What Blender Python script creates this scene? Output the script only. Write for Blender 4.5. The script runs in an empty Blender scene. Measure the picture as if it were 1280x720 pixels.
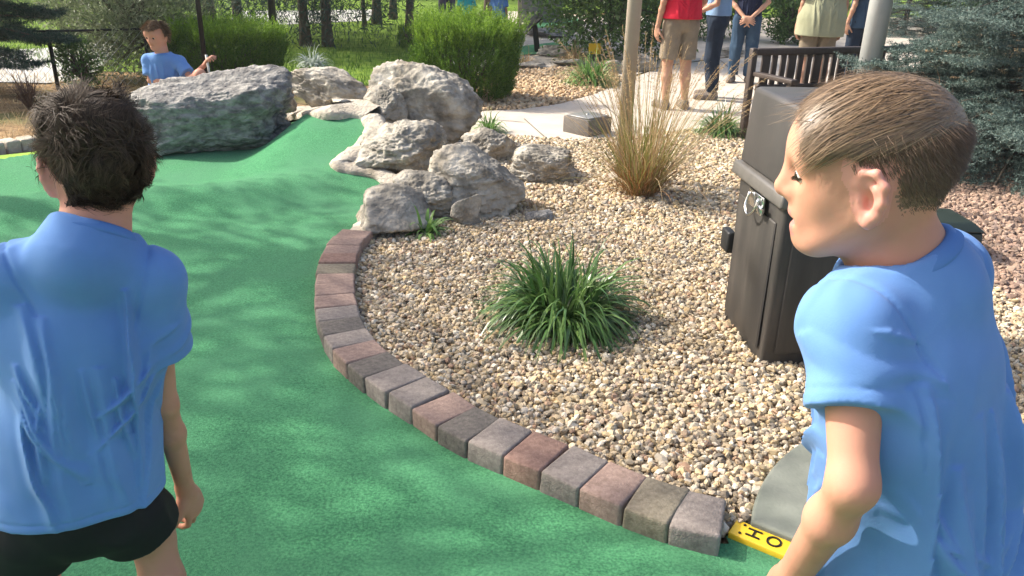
import bpy, bmesh, math, random
import numpy as np
from math import radians as rad, sin, cos, pi
sc = bpy.context.scene
COL = sc.collection
rng = np.random.default_rng(7)

# ------------------------------------------------------------------ camera geometry
CAM_H, PITCH, ROLL, FOC = 1.6, 22.5, 1.5, 1000.0
_p = rad(PITCH); _a = rad(ROLL)
FW = np.array([0, cos(_p), -sin(_p)]); _r = np.array([1., 0, 0]); _u = np.cross(_r, FW)
CR = _r*cos(_a)+_u*sin(_a); CU = _u*cos(_a)-_r*sin(_a)
EYE = np.array([0, 0, CAM_H])
def ray(x, y): return FW+CR*(x-640)/FOC-CU*(y-360)/FOC
def P(x, y, z=0.0):
    d = ray(x, y); return EYE+d*((z-CAM_H)/d[2])
def D(x, y, dep): return EYE+ray(x, y)*dep
def Y(x, y, Yd):
    d = ray(x, y); return EYE+d*(Yd/d[1])

# ------------------------------------------------------------------ objects
OFF = {}
def link(o):
    COL.objects.link(o); return o
def tag(o, label=None, cat=None, group=None, kind=None):
    if label: o['label'] = label
    if cat: o['category'] = cat
    if group: o['group'] = group
    if kind: o['kind'] = kind
    return o
def thing(name, loc, label, cat, group=None, rz=0.0):
    o = link(bpy.data.objects.new(name, None)); o.empty_display_size = .1
    o.location = [float(c) for c in loc]; o.rotation_euler = (0, 0, rz)
    OFF[o.name] = np.array(loc, float)
    return tag(o, label, cat, group)
def rawmesh(name, V, F, smooth=True):
    V = np.asarray(V, np.float32).reshape(-1, 3)
    Fs = F if isinstance(F, list) else [F]
    Fs = [np.asarray(f, np.int32) for f in Fs if len(f)]
    me = bpy.data.meshes.new(name)
    me.vertices.add(len(V)); me.vertices.foreach_set('co', V.ravel())
    nl = sum(f.size for f in Fs); npoly = sum(len(f) for f in Fs)
    me.loops.add(nl); me.loops.foreach_set('vertex_index', np.concatenate([f.ravel() for f in Fs]))
    me.polygons.add(npoly)
    st = []; s = 0
    for f in Fs:
        st.append(s+np.arange(len(f))*f.shape[1]); s += f.size
    me.polygons.foreach_set('loop_start', np.concatenate(st).astype(np.int32))
    me.polygons.foreach_set('use_smooth', np.full(npoly, bool(smooth)))
    me.update(calc_edges=True)
    return me
def mobj(name, V, F, mat, parent=None, base=None, smooth=True, angle=None):
    """world-space vertices -> one mesh object; base = its origin when top level"""
    if parent is not None: off = OFF[parent.name]
    else: off = np.array(base if base is not None else (0, 0, 0), float)
    V = np.asarray(V, float).reshape(-1, 3)-off
    me = rawmesh(name, V, F, smooth)
    for m in (mat if isinstance(mat, (list, tuple)) else [mat]): me.materials.append(m)
    if angle is not None:
        me.set_sharp_from_angle(angle=rad(angle))
    o = link(bpy.data.objects.new(name, me))
    if parent is not None: o.parent = parent
    else: o.location = [float(c) for c in off]
    OFF[o.name] = off
    return o
class MB:
    """collects pieces of ONE mesh"""
    def __init__(s): s.V = []; s.F = {}; s.n = 0
    def add(s, V, F):
        V = np.asarray(V, float).reshape(-1, 3)
        for f in (F if isinstance(F, list) else [F]):
            f = np.asarray(f, int)
            if len(f): s.F.setdefault(f.shape[1], []).append(f+s.n)
        s.V.append(V); s.n += len(V); return s
    def get(s): return np.concatenate(s.V), [np.concatenate(f) for f in s.F.values()]
    def obj(s, name, mat, parent=None, base=None, smooth=True, angle=None):
        V, F = s.get(); return mobj(name, V, F, mat, parent, base, smooth, angle)
    def bm(s, b):
        b.verts.ensure_lookup_table(); b.verts.index_update()
        V = [tuple(v.co) for v in b.verts]; d = {}
        for f in b.faces: d.setdefault(len(f.verts), []).append([v.index for v in f.verts])
        s.add(V, [np.array(x) for x in d.values()]); b.free(); return s
def Rz(a): c, s_ = cos(a), sin(a); return np.array([[c, -s_, 0], [s_, c, 0], [0, 0, 1.]])
def Rx(a): c, s_ = cos(a), sin(a); return np.array([[1., 0, 0], [0, c, -s_], [0, s_, c]])
def Ry(a): c, s_ = cos(a), sin(a); return np.array([[c, 0, s_], [0, 1., 0], [-s_, 0, c]])
def nrm(v):
    v = np.asarray(v, float); return v/(np.linalg.norm(v, axis=-1, keepdims=True)+1e-12)
def bevbox(size, bev=.01, seg=2, taper=(1, 1), c=(0, 0, 0), R=None, jit=0.0):
    """bevelled box centred on c; top face scaled by taper"""
    b = bmesh.new(); bmesh.ops.create_cube(b, size=1.0)
    for v in b.verts:
        t = taper if v.co.z > 0 else (1, 1)
        v.co = (v.co.x*size[0]*t[0], v.co.y*size[1]*t[1], v.co.z*size[2])
        if jit: v.co.x += random.uniform(-jit, jit); v.co.y += random.uniform(-jit, jit); v.co.z += random.uniform(-jit, jit)*.5
    if bev: bmesh.ops.bevel(b, geom=list(b.edges), offset=bev, segments=seg, profile=.5, affect='EDGES')
    b.verts.index_update()
    V = np.array([tuple(v.co) for v in b.verts]); d = {}
    for f in b.faces: d.setdefault(len(f.verts), []).append([v.index for v in f.verts])
    b.free()
    if R is not None: V = V@R.T
    return V+np.array(c), [np.array(x) for x in d.values()]
def tube(pts, rads, n=8, cap=True):
    pts = np.asarray(pts, float); m = len(pts)
    rads = np.full(m, rads) if np.isscalar(rads) else np.asarray(rads, float)
    T = nrm(np.gradient(pts, axis=0))
    ref = np.array([0, 0, 1.]) if abs(T[0][2]) < .9 else np.array([1., 0, 0])
    V = []; 
    for i in range(m):
        a = nrm(np.cross(T[i], ref)); b = np.cross(T[i], a); ref = np.cross(a, T[i]) if False else ref
        th = np.arange(n)*2*pi/n
        V.append(pts[i]+rads[i]*(np.cos(th)[:, None]*a+np.sin(th)[:, None]*b))
    V = np.concatenate(V)
    i = np.arange(m-1)[:, None]*n; j = np.arange(n)[None]; k = (j+1) % n
    F = np.stack([i+j, i+k, i+n+k, i+n+j], -1).reshape(-1, 4)
    Fs = [F]
    if cap and n == 4: Fs.append(np.array([[3, 2, 1, 0], [(m-1)*n+q for q in range(4)]]))
    elif cap:
        c0, c1 = len(V), len(V)+1
        V = np.concatenate([V, pts[:1], pts[-1:]])
        q = np.arange(n); r = (q+1) % n
        Fs.append(np.stack([r, q, np.full(n, c0)], -1)); Fs.append(np.stack([(m-1)*n+q, (m-1)*n+r, np.full(n, c1)], -1))
    return V, Fs
def grid_sheet(x0, x1, y0, y1, step, zf, keep=None):
    xs = np.arange(x0, x1+step*.5, step); ys = np.arange(y0, y1+step*.5, step)
    X, Yy = np.meshgrid(xs, ys, indexing='ij'); Z = zf(X, Yy)*np.ones_like(X)
    V = np.stack([X, Yy, Z], -1).reshape(-1, 3); ny = len(ys)
    i = np.arange(len(xs)-1)[:, None]*ny; j = np.arange(ny-1)[None]
    F = np.stack([i+j, i+ny+j, i+ny+j+1, i+j+1], -1).reshape(-1, 4)
    if keep is not None:
        c = V[F].mean(1); F = F[keep(c[:, 0], c[:, 1])]
        u, inv = np.unique(F, return_inverse=True); V = V[u]; F = inv.reshape(-1, 4)
    return V, F
def inpoly(px, py, poly):
    poly = np.asarray(poly)[:, :2]; r = np.zeros(np.shape(px), bool); n = len(poly)
    for i in range(n):
        x1, y1 = poly[i]; x2, y2 = poly[(i+1) % n]
        c = ((y1 > py) != (y2 > py)); xi = (x2-x1)*(py-y1)/((y2-y1) if y2 != y1 else 1e-9)+x1
        r ^= c & (px < xi)
    return r
def poly_sheet(pts, z):
    pts = np.asarray(pts, float)
    b = bmesh.new(); vs = [b.verts.new((p[0], p[1], z)) for p in pts]
    f = b.faces.new(vs); f.normal_update()
    if f.normal.z < 0: f.normal_flip()
    bmesh.ops.triangulate(b, faces=[f]); b.verts.index_update()
    V = np.array([tuple(v.co) for v in b.verts]); F = np.array([[v.index for v in f.verts] for f in b.faces]); b.free()
    return V, F
def smooth_path(pts, n):
    pts = np.asarray(pts, float); m = len(pts)
    q = np.concatenate([2*pts[:1]-pts[1:2], pts, 2*pts[-1:]-pts[-2:-1]])
    t = np.linspace(0, m-1-1e-6, n); i = t.astype(int); f = (t-i)[:, None]
    a, b, c, d = q[i], q[i+1], q[i+2], q[i+3]
    return .5*(2*b+(c-a)*f+(2*a-5*b+4*c-d)*f**2+(3*b-a-3*c+d)*f**3)
def resample(pts, n):
    d = np.concatenate([[0], np.cumsum(np.linalg.norm(np.diff(pts, axis=0), axis=1))])
    t = np.linspace(0, d[-1], n)
    return np.stack([np.interp(t, d, pts[:, k]) for k in range(pts.shape[1])], -1)

# ------------------------------------------------------------------ noise
def _h(ix, iy, iz, s):
    n = (ix*374761393+iy*668265263+iz*2147483647+s*974634777) & 0xffffffff
    n = ((n ^ (n >> 13))*1274126177) & 0xffffffff
    n = ((n ^ (n >> 16))*2246822519) & 0xffffffff
    return ((n ^ (n >> 15)) & 0xffffff)/float(0x800000)-1.0
def vnoise(p, s=0):
    p = np.asarray(p, float); i = np.floor(p).astype(np.int64); f = p-i; f = f*f*f*(f*(f*6-15)+10)
    x, y, z = i[..., 0], i[..., 1], i[..., 2]; fx, fy, fz = f[..., 0], f[..., 1], f[..., 2]
    L = lambda a, b, t: a+(b-a)*t
    r = []
    for dz in (0, 1):
        r.append(L(L(_h(x, y, z+dz, s), _h(x+1, y, z+dz, s), fx), L(_h(x, y+1, z+dz, s), _h(x+1, y+1, z+dz, s), fx), fy))
    return L(r[0], r[1], fz)
def fbm(p, o=4, s=0, g=.5):
    p = np.asarray(p, float); a = 1.; t = 0; r = 0
    for k in range(o):
        r = r+a*vnoise(p, s+k*17); t += a; a *= g; p = p*2.03+13.7
    return r/t
def sstep(a, b, x):
    t = np.clip((x-a)/(b-a), 0, 1); return t*t*(3-2*t)

# ------------------------------------------------------------------ materials
def M(name, cols=((.5, .5, .5),), scale=5., detail=6., rough=.7, bump=0., bscale=60., src='noise', stops=None,
      spec=.3, metal=0., sss=0., stretch=None, second=None, sheen=0., trans=0., bdist=.01, coat=0.):
    m = bpy.data.materials.new(name); m.use_nodes = True; nt = m.node_tree; N = nt.nodes; L = nt.links
    b = N['Principled BSDF']; b.inputs['Roughness'].default_value = rough
    b.inputs['Specular IOR Level'].default_value = spec; b.inputs['Metallic'].default_value = metal
    if sheen: b.inputs['Sheen Weight'].default_value = sheen
    if coat: b.inputs['Coat Weight'].default_value = coat
    if sss:
        b.inputs['Subsurface Weight'].default_value = sss; b.inputs['Subsurface Radius'].default_value = (.012, .004, .002)
        b.inputs['Subsurface Scale'].default_value = 1.0
    tc = N.new('ShaderNodeTexCoord'); co = tc.outputs['Object']
    if stretch:
        mp = N.new('ShaderNodeMapping'); mp.inputs['Scale'].default_value = stretch; L.new(co, mp.inputs['Vector']); co = mp.outputs['Vector']
    if len(cols) == 1: b.inputs['Base Color'].default_value = (*cols[0], 1); colsock = None
    else:
        if src == 'island':
            g = N.new('ShaderNodeNewGeometry'); fac = g.outputs['Random Per Island']
        elif src == 'voronoi':
            v = N.new('ShaderNodeTexVoronoi'); v.inputs['Scale'].default_value = scale; L.new(co, v.inputs['Vector'])
            s_ = N.new('ShaderNodeSeparateColor'); L.new(v.outputs['Color'], s_.inputs[0]); fac = s_.outputs[0]
        else:
            n = N.new('ShaderNodeTexNoise'); n.inputs['Scale'].default_value = scale; n.inputs['Detail'].default_value = detail
            n.inputs['Roughness'].default_value = .6; L.new(co, n.inputs['Vector']); fac = n.outputs['Fac']
        r = N.new('ShaderNodeValToRGB'); e = r.color_ramp.elements
        st = stops or ([.3+.4*i/(len(cols)-1) for i in range(len(cols))] if src == 'noise' else [i/(len(cols)-1) for i in range(len(cols))])
        while len(e) < len(cols): e.new(.5)
        for i, c in enumerate(cols): e[i].position = st[i]
        for i, c in enumerate(cols): e[i].color = (*c, 1)
        L.new(fac, r.inputs['Fac']); colsock = r.outputs['Color']
        if second:   # (color, scale, lo, hi): blotches of a second real colour
            n2 = N.new('ShaderNodeTexNoise'); n2.inputs['Scale'].default_value = second[1]; n2.inputs['Detail'].default_value = 8; L.new(co, n2.inputs['Vector'])
            mr = N.new('ShaderNodeMapRange'); mr.inputs['From Min'].default_value = second[2]; mr.inputs['From Max'].default_value = second[3]; L.new(n2.outputs['Fac'], mr.inputs['Value'])
            mx = N.new('ShaderNodeMix'); mx.data_type = 'RGBA'; L.new(mr.outputs['Result'], mx.inputs['Factor']); L.new(colsock, mx.inputs['A']); mx.inputs['B'].default_value = (*second[0], 1)
            colsock = mx.outputs['Result']
        L.new(colsock, b.inputs['Base Color'])
    if bump:
        n = N.new('ShaderNodeTexNoise'); n.inputs['Scale'].default_value = bscale; n.inputs['Detail'].default_value = 6; L.new(co, n.inputs['Vector'])
        bp = N.new('ShaderNodeBump'); bp.inputs['Strength'].default_value = bump; bp.inputs['Distance'].default_value = bdist
        L.new(n.outputs['Fac'], bp.inputs['Height']); L.new(bp.outputs['Normal'], b.inputs['Normal'])
    if trans:      # thin leaves let some light through
        t = N.new('ShaderNodeBsdfTranslucent'); ms = N.new('ShaderNodeMixShader'); ms.inputs[0].default_value = trans
        if colsock: L.new(colsock, t.inputs['Color'])
        else: t.inputs['Color'].default_value = (*cols[0], 1)
        L.new(b.outputs[0], ms.inputs[1]); L.new(t.outputs[0], ms.inputs[2]); L.new(ms.outputs[0], N['Material Output'].inputs['Surface'])
    return m

# ------------------------------------------------------------------ signed distance modelling (people)
def smin(a, b, k):
    if k <= 0: return np.minimum(a, b)
    h = np.maximum(k-np.abs(a-b), 0)/k; return np.minimum(a, b)-h*h*k*.25
def smax(a, b, k): return -smin(-a, -b, k)
def d_cone(p, a, b, ra, rb):
    a = np.asarray(a, float); ba = np.asarray(b, float)-a; q = p-a
    h = np.clip(q@ba/(ba@ba+1e-12), 0, 1); d = q-h[:, None]*ba
    return np.sqrt((d*d).sum(1))-(ra+h*(rb-ra))
def d_ell(p, c, r, R=None):
    q = p-np.asarray(c, float)
    if R is not None: q = q@R        # columns of R are the local axes
    r = np.asarray(r, float); k0 = np.sqrt(((q/r)**2).sum(1)); k1 = np.sqrt(((q/r**2)**2).sum(1))+1e-9
    return k0*(k0-1)/k1
def sdf_mesh(f, lo, hi, h):
    lo = np.asarray(lo, float); hi = np.asarray(hi, float); B = 8
    nb = np.ceil((hi-lo)/(h*B)).astype(int)+1
    g = np.stack(np.meshgrid(*[np.arange(k) for k in nb], indexing='ij'), -1).reshape(-1, 3)
    dc = f(lo+(g*B+B/2-.5)*h)
    V = np.empty(nb*B, np.float32)
    V.reshape(nb[0], B, nb[1], B, nb[2], B)[:] = np.where(dc < 0, -1., 1.).reshape(nb)[:, None, :, None, :, None]
    near = np.abs(dc) < B*h*1.35+.01
    loc = np.stack(np.meshgrid(*[np.arange(B)]*3, indexing='ij'), -1).reshape(-1, 3)
    gi = g[near]
    for s in range(0, len(gi), 400):
        idx = (gi[s:s+400, None]*B+loc[None]).reshape(-1, 3)
        V[idx[:, 0], idx[:, 1], idx[:, 2]] = f(lo+idx*h)
    S = V < 0; n = S.shape
    c = np.zeros(tuple(k-1 for k in n), np.int8)
    for dx in (0, 1):
        for dy in (0, 1):
            for dz in (0, 1): c += S[dx:n[0]-1+dx, dy:n[1]-1+dy, dz:n[2]-1+dz]
    act = np.argwhere((c > 0) & (c < 8)); idm = np.full(c.shape, -1, np.int32); idm[tuple(act.T)] = np.arange(len(act))
    pos = np.zeros((len(act), 3)); cnt = np.zeros(len(act))
    cs = np.array([[i, j, k] for i in (0, 1) for j in (0, 1) for k in (0, 1)])
    val = {tuple(q): V[act[:, 0]+q[0], act[:, 1]+q[1], act[:, 2]+q[2]] for q in cs}
    for q in cs:
        for ax in range(3):
            if q[ax] == 0:
                q2 = q.copy(); q2[ax] = 1; a, b = val[tuple(q)], val[tuple(q2)]
                m = (a < 0) != (b < 0); t = np.where(m, a/(a-b+1e-20), 0)
                e = np.repeat(q[None].astype(float), len(act), 0); e[:, ax] = t
                pos += e*m[:, None]; cnt += m
    W = lo+(act+pos/cnt[:, None])*h
    Fq = []
    for ax in range(3):
        u, v = (ax+1) % 3, (ax+2) % 3
        a = np.take(S, range(n[ax]-1), ax); b = np.take(S, range(1, n[ax]), ax)
        e = np.argwhere(a != b); e = e[(e[:, u] > 0) & (e[:, v] > 0) & (e[:, u] < n[u]-1) & (e[:, v] < n[v]-1)]
        fl = a[tuple(e.T)]
        q = []
        for du, dv in ((-1, -1), (0, -1), (0, 0), (-1, 0)):
            ee = e.copy(); ee[:, u] += du; ee[:, v] += dv; q.append(idm[tuple(ee.T)])
        q = np.stack(q, -1); q[~fl] = q[~fl][:, ::-1]; Fq.append(q)
    return W, np.concatenate(Fq)
EXPO = 0.95
HAZE = .0012
# ================================================================== world, sun, camera
SUN_AZ, SUN_EL = 71.0, 39.0       # degrees left of the view direction, height
w = bpy.data.worlds.new("World"); sc.world = w; w.use_nodes = True
nt = w.node_tree; bg = nt.nodes['Background']
sky = nt.nodes.new('ShaderNodeTexSky'); sky.sky_type = 'NISHITA'; sky.sun_disc = False
sky.sun_elevation = rad(SUN_EL); sky.sun_rotation = rad(-SUN_AZ); sky.air_density = 1.0; sky.dust_density = 5.0; sky.ozone_density = .6
nt.links.new(sky.outputs[0], bg.inputs[0]); bg.inputs[1].default_value = .15
sl = bpy.data.lights.new('sun', 'SUN'); sl.energy = 4.0; sl.angle = rad(.6); sl.color = (1, .93, .82)
so = link(bpy.data.objects.new('sun', sl))
sd = np.array([-sin(rad(SUN_AZ))*cos(rad(SUN_EL)), cos(rad(SUN_AZ))*cos(rad(SUN_EL)), sin(rad(SUN_EL))])
from mathutils import Vector, Matrix
so.rotation_euler = Vector((-sd).tolist()).to_track_quat('-Z', 'Y').to_euler(); so.location = (-6, 6, 9)
cd = bpy.data.cameras.new('camera'); cam = link(bpy.data.objects.new('camera', cd)); sc.camera = cam
cd.sensor_width = 36; cd.lens = 36*FOC/1280; cd.clip_start = .05; cd.clip_end = 500
mw = Matrix(((CR[0], CU[0], -FW[0], EYE[0]), (CR[1], CU[1], -FW[1], EYE[1]), (CR[2], CU[2], -FW[2], EYE[2]), (0, 0, 0, 1)))
cam.matrix_world = mw
vs = sc.view_settings; vs.view_transform = 'Standard'; vs.look = 'None'; vs.gamma = 1; vs.exposure = EXPO; vs.use_curve_mapping = False
sc.cycles.use_denoising = True; sc.cycles.max_bounces = 6; sc.cycles.transparent_max_bounces = 4
sc.cycles.sample_clamp_indirect = 6

# ================================================================== materials
m_turf = M('turf_carpet', ((.024, .13, .056), (.06, .25, .108), (.115, .39, .17)), scale=120, detail=6, rough=.95, bump=.8, bscale=300, spec=.08, sheen=.1, bdist=.008,
           second=((.075, .25, .125), 2.2, .42, .8))
m_fringe = M('lime_turf', ((.25, .42, .07), (.34, .52, .10)), scale=200, rough=.95, bump=.5, bscale=300, spec=.1)
m_soil = M('soil_and_straw', ((.14, .085, .042), (.27, .175, .085), (.36, .25, .13)), scale=9, rough=.95, bump=.9, bscale=40, bdist=.03, second=((.10, .12, .035), 1.2, .52, .68))
m_lawn = M('mown_lawn', ((.075, .14, .018), (.14, .235, .03), (.21, .30, .045)), scale=4, detail=8, rough=.95, bump=.6, bscale=60, bdist=.04, spec=.1)
m_bed = M('gravel_bed_soil', ((.13, .095, .06), (.26, .19, .12), (.36, .28, .19)), scale=38, rough=.95, bump=1., bscale=55, bdist=.02)
m_peb = M('pebble_stone', ((.47, .37, .22), (.31, .245, .16), (.64, .53, .37), (.20, .165, .125), (.52, .38, .20), (.42, .37, .29), (.76, .68, .54), (.32, .20, .13), (.55, .45, .30), (.15, .13, .11), (.60, .46, .26), (.50, .46, .39)),
          src='island', rough=.75, bump=.25, bscale=180, bdist=.004)
m_pebpink = M('reddish_pebble', ((.30, .20, .15), (.22, .15, .115), (.40, .29, .22), (.18, .13, .10), (.36, .25, .18), (.27, .20, .17)), src='island', rough=.8, bump=.25, bscale=180, bdist=.004)
m_pebtan = M('orange_tan_pebble', ((.50, .34, .19), (.58, .42, .26), (.40, .27, .15), (.62, .50, .34), (.46, .34, .22)), src='island', rough=.8)
m_path = M('pale_concrete', ((.43, .38, .32), (.50, .45, .385), (.56, .505, .43)), scale=3, detail=10, rough=.9, bump=.3, bscale=120, bdist=.004)
m_joint = M('dark_path_joint', ((.16, .14, .12),), rough=.95)  # one flat dark tone for the joint lines of the path
m_rock = M('grey_limestone', ((.085, .078, .066), (.24, .22, .185), (.39, .36, .305), (.56, .525, .455)), scale=5.5, detail=12, rough=.88, bump=.75, bscale=24, bdist=.03, stops=[.28, .44, .55, .72], second=((.22, .18, .125), 3.2, .52, .75))
m_rockd = M('dark_weathered_rock', ((.085, .083, .082), (.185, .18, .173), (.29, .28, .262), (.40, .385, .355)), scale=11, detail=14, rough=.85, bump=1., bscale=22, bdist=.035, stretch=(1, 1, 1.6), stops=[.3, .46, .57, .75])
m_mortar = M('pale_mortar', ((.36, .31, .25), (.47, .42, .345), (.55, .50, .425)), scale=7, rough=.92, bump=1., bscale=38, bdist=.02, second=((.28, .24, .18), 5, .5, .75))
m_slate = M('grey_green_slab', ((.12, .135, .115), (.16, .175, .15), (.20, .215, .185)), scale=6, detail=10, rough=.85, bump=.35, bscale=90, bdist=.005)
m_road = M('pale_road', ((.36, .37, .37), (.43, .43, .42)), scale=2, rough=.9)

# ================================================================== setting
def turf_z(x, y):
    z = .36*sstep(5.3, 6.9, y)*np.exp(-((x+1.36)/.68)**4)
    z = z+.11*np.exp(-((y-5.3-.35*(x+2))/.32)**2)*sstep(-.9, -1.7, x)*sstep(-4.6, -3.0, x)
    z = z+.03*np.exp(-((x+2.9)**2+(y-4.2)**2)/.6)
    return np.sqrt(np.maximum(z, 0)**2+.0001)
def T(px, py, dz=0.0):
    z = 0.
    for _ in range(12):
        q = P(px, py, z+dz); z = .5*z+.5*float(turf_z(q[0], q[1]))
    return P(px, py, z+dz)

# base ground to the horizon
def ring_ground():
    xs = np.array([-300, -120, -60, -30, -15, -8, -4, 0, 4, 8, 15, 30, 60, 120, 300.]); 
    X, Yy = np.meshgrid(xs, xs+20, indexing='ij'); V = np.stack([X, Yy, X*0-.012], -1).reshape(-1, 3); n = len(xs)
    i = np.arange(n-1)[:, None]*n; j = np.arange(n-1)[None]
    return V, np.stack([i+j, i+n+j, i+n+j+1, i+j+1], -1).reshape(-1, 4)
V, F = ring_ground(); tag(mobj('ground', V, F, m_soil), kind='structure')
LAWN = [(-60, 12.2), (-3.9, 11.3), (-2.2, 10.6), (-1.3, 10.9), (-.7, 16), (-.6, 24), (1.5, 27), (12, 27), (60, 30), (60, 160), (-60, 160)]
V, F = poly_sheet(LAWN, -.004); tag(mobj('lawn', V, F, m_lawn), kind='structure')
# putting green carpet
B_OUT = [(428, 302), (412, 318), (401, 342), (395, 368), (394, 395), (397, 417), (406, 442), (425, 470), (455, 496), (490, 520), (522, 541), (560, 566), (602, 587), (645, 606), (690, 626), (737, 647), (787, 668), (840, 687), (897, 700)]
bout = np.array([P(*q) for q in B_OUT])
LIP = [(437, 302), (462, 275), (487, 252), (489, 238), (472, 222), (442, 216), (424, 212), (421, 206), (434, 195), (455, 180), (463, 165), (458, 151)]
lip = np.array([T(*q) for q in LIP])
def offset(pl, d):
    t_ = nrm(np.gradient(pl*[1, 1, 0], axis=0)); return pl+np.stack([t_[:, 1], -t_[:, 0], t_[:, 0]*0], -1)*d
back = np.array([T(*q) for q in [(459, 149), (440, 146), (395, 145), (362, 149), (345, 160), (325, 176), (270, 187), (200, 190), (165, 192), (110, 191), (60, 192), (0, 201)]])
bin_ = offset(bout, -.10)
nb = offset(bout, -.05)[::-1]
end_r = [P(925, 655), P(990, 676), P(1075, 708), (1.37, 1.43), (2.2, .7), (2.2, -3), (-9, -3), (-9, 5.9)]
turf_poly = [*[tuple(q[:2]) for q in back[::-1]]][:0] + [q[:2] for q in offset(lip, .06)] + [q[:2] for q in offset(back, .05)] + [np.array(q[:2]) for q in end_r[::-1]] + [q[:2] for q in nb]
turf_poly = np.array([np.asarray(q, float)[:2] for q in turf_poly])
# push the carpet edge a little under its edging
V, F = grid_sheet(-9, 2.4, -3, 7.9, .035, lambda x, y: turf_z(x, y)+.004, lambda x, y: inpoly(x, y, turf_poly))
tag(mobj('putting_turf', V, F, m_turf), kind='structure')
# lime fringe and pale kerb behind the green at far left
fr = [P(0, 206), P(25, 202), P(50, 198), P(75, 194), P(75, 188), P(48, 191), P(0, 196)]
V, F = poly_sheet(fr, .012); tag(mobj('fringe_turf', V, F, m_fringe), kind='structure')
kb = smooth_path([P(-160, 213), P(-60, 200), P(0, 190), P(40, 184), P(90, 180), P(150, 179)], 30)
mb = MB()
for i in range(9):
    a, b_ = kb[i*3], kb[i*3+3]; d = b_-a; L = np.linalg.norm(d); mid = (a+b_)/2
    V, F = bevbox((L-.012, .17, .12), .015, 2, R=Rz(math.atan2(d[1], d[0])), c=(mid[0], mid[1], .03), jit=.006); mb.add(V, F)
o = mb.obj('kerb', m_mortar, base=kb[12]*[1, 1, 0]); tag(o, 'pale low concrete kerb at the far left edge of the putting green', 'kerb')
# gravel bed sheet
path_near = [P(540, 163), P(600, 168), P(660, 174), P(720, 178), P(800, 172), P(900, 160), P(1010, 148), P(1150, 140)]
path_far = [P(540, 141), P(600, 140), P(650, 138), P(700, 131), P(745, 118), P(780, 102), P(830, 84), P(900, 74), P(1000, 64), P(1150, 60)]
bed = [q[:2] for q in bin_] + [P(930, 660)[:2], (1.2, 1.6), (1.6, 1.0), (7.5, .8), (7.5, 9.5)] + [q[:2] for q in path_near[::-1]] + [(-.75, 8.0)] + [q[:2] for q in offset(lip, .16)[::-1]]
V, F = poly_sheet(bed, .006); tag(mobj('gravel_bed', V, F, m_bed), kind='structure')
V, F = poly_sheet([q[:2] for q in path_near]+[q[:2] for q in path_far[::-1]], .012); tag(mobj('path', V, F, m_path), kind='structure')
# path joints: thin sheets on the path
mb = MB()
for a, b_ in (((655, 150), (684, 176)), ((742, 121), (800, 172)), ((900, 76), (985, 150))):
    a, b_ = P(*a), P(*b_); d = nrm(b_-a); n_ = np.array([-d[1], d[0], 0])*.008
    mb.add(np.array([a-n_, b_-n_, b_+n_, a+n_])+[0, 0, .016], np.array([[0, 1, 2, 3]]))
tag(mb.obj('path_joints', m_joint), kind='structure')
# far gravel strip beside the path, and pale paving further off
strip = [P(560, 140), P(600, 140), P(650, 138), P(700, 131), P(745, 118), P(780, 100), P(760, 86), P(700, 84), P(648, 88), P(560, 100)]
V, F = poly_sheet([q[:2] for q in strip], .002); tag(mobj('gravel_strip', V, F, m_bed), kind='structure')
pv = [P(560, 96), P(650, 86), P(700, 83), P(760, 84), P(780, 98), P(830, 82), P(900, 72), P(1000, 62), P(1180, 57), P(1180, 22), P(900, 22), P(740, 20), P(640, 14), P(560, 20)]
V, F = poly_sheet([q[:2] for q in pv], .001); tag(mobj('paving', V, F, m_path), kind='structure')
rd = [P(-140, 100), P(60, 104), P(112, 98), P(150, 60), P(130, 52), P(60, 60), P(-140, 70)]
V, F = poly_sheet([q[:2] for q in rd], .003); tag(mobj('road', V, F, m_road), kind='structure')
rd2 = [P(290, 34), P(460, 26), P(470, 12), P(290, 14)]
V, F = poly_sheet([q[:2] for q in rd2], .004); tag(mobj('road', V, F, m_road), kind='structure')
def far_green(pts, z=.02):
    V, F = poly_sheet([P(*q, z)[:2] for q in pts], z); return V, F
for nm, pts in (('far_turf', [(640, 59), (690, 53), (712, 55), (716, 61), (690, 66), (645, 69)]), ('far_turf', [(668, 30), (690, 22), (722, 22), (724, 30), (700, 33), (672, 35)])):
    V, F = far_green(pts); tag(mobj(nm, V, F, m_turf), kind='structure')

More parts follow.
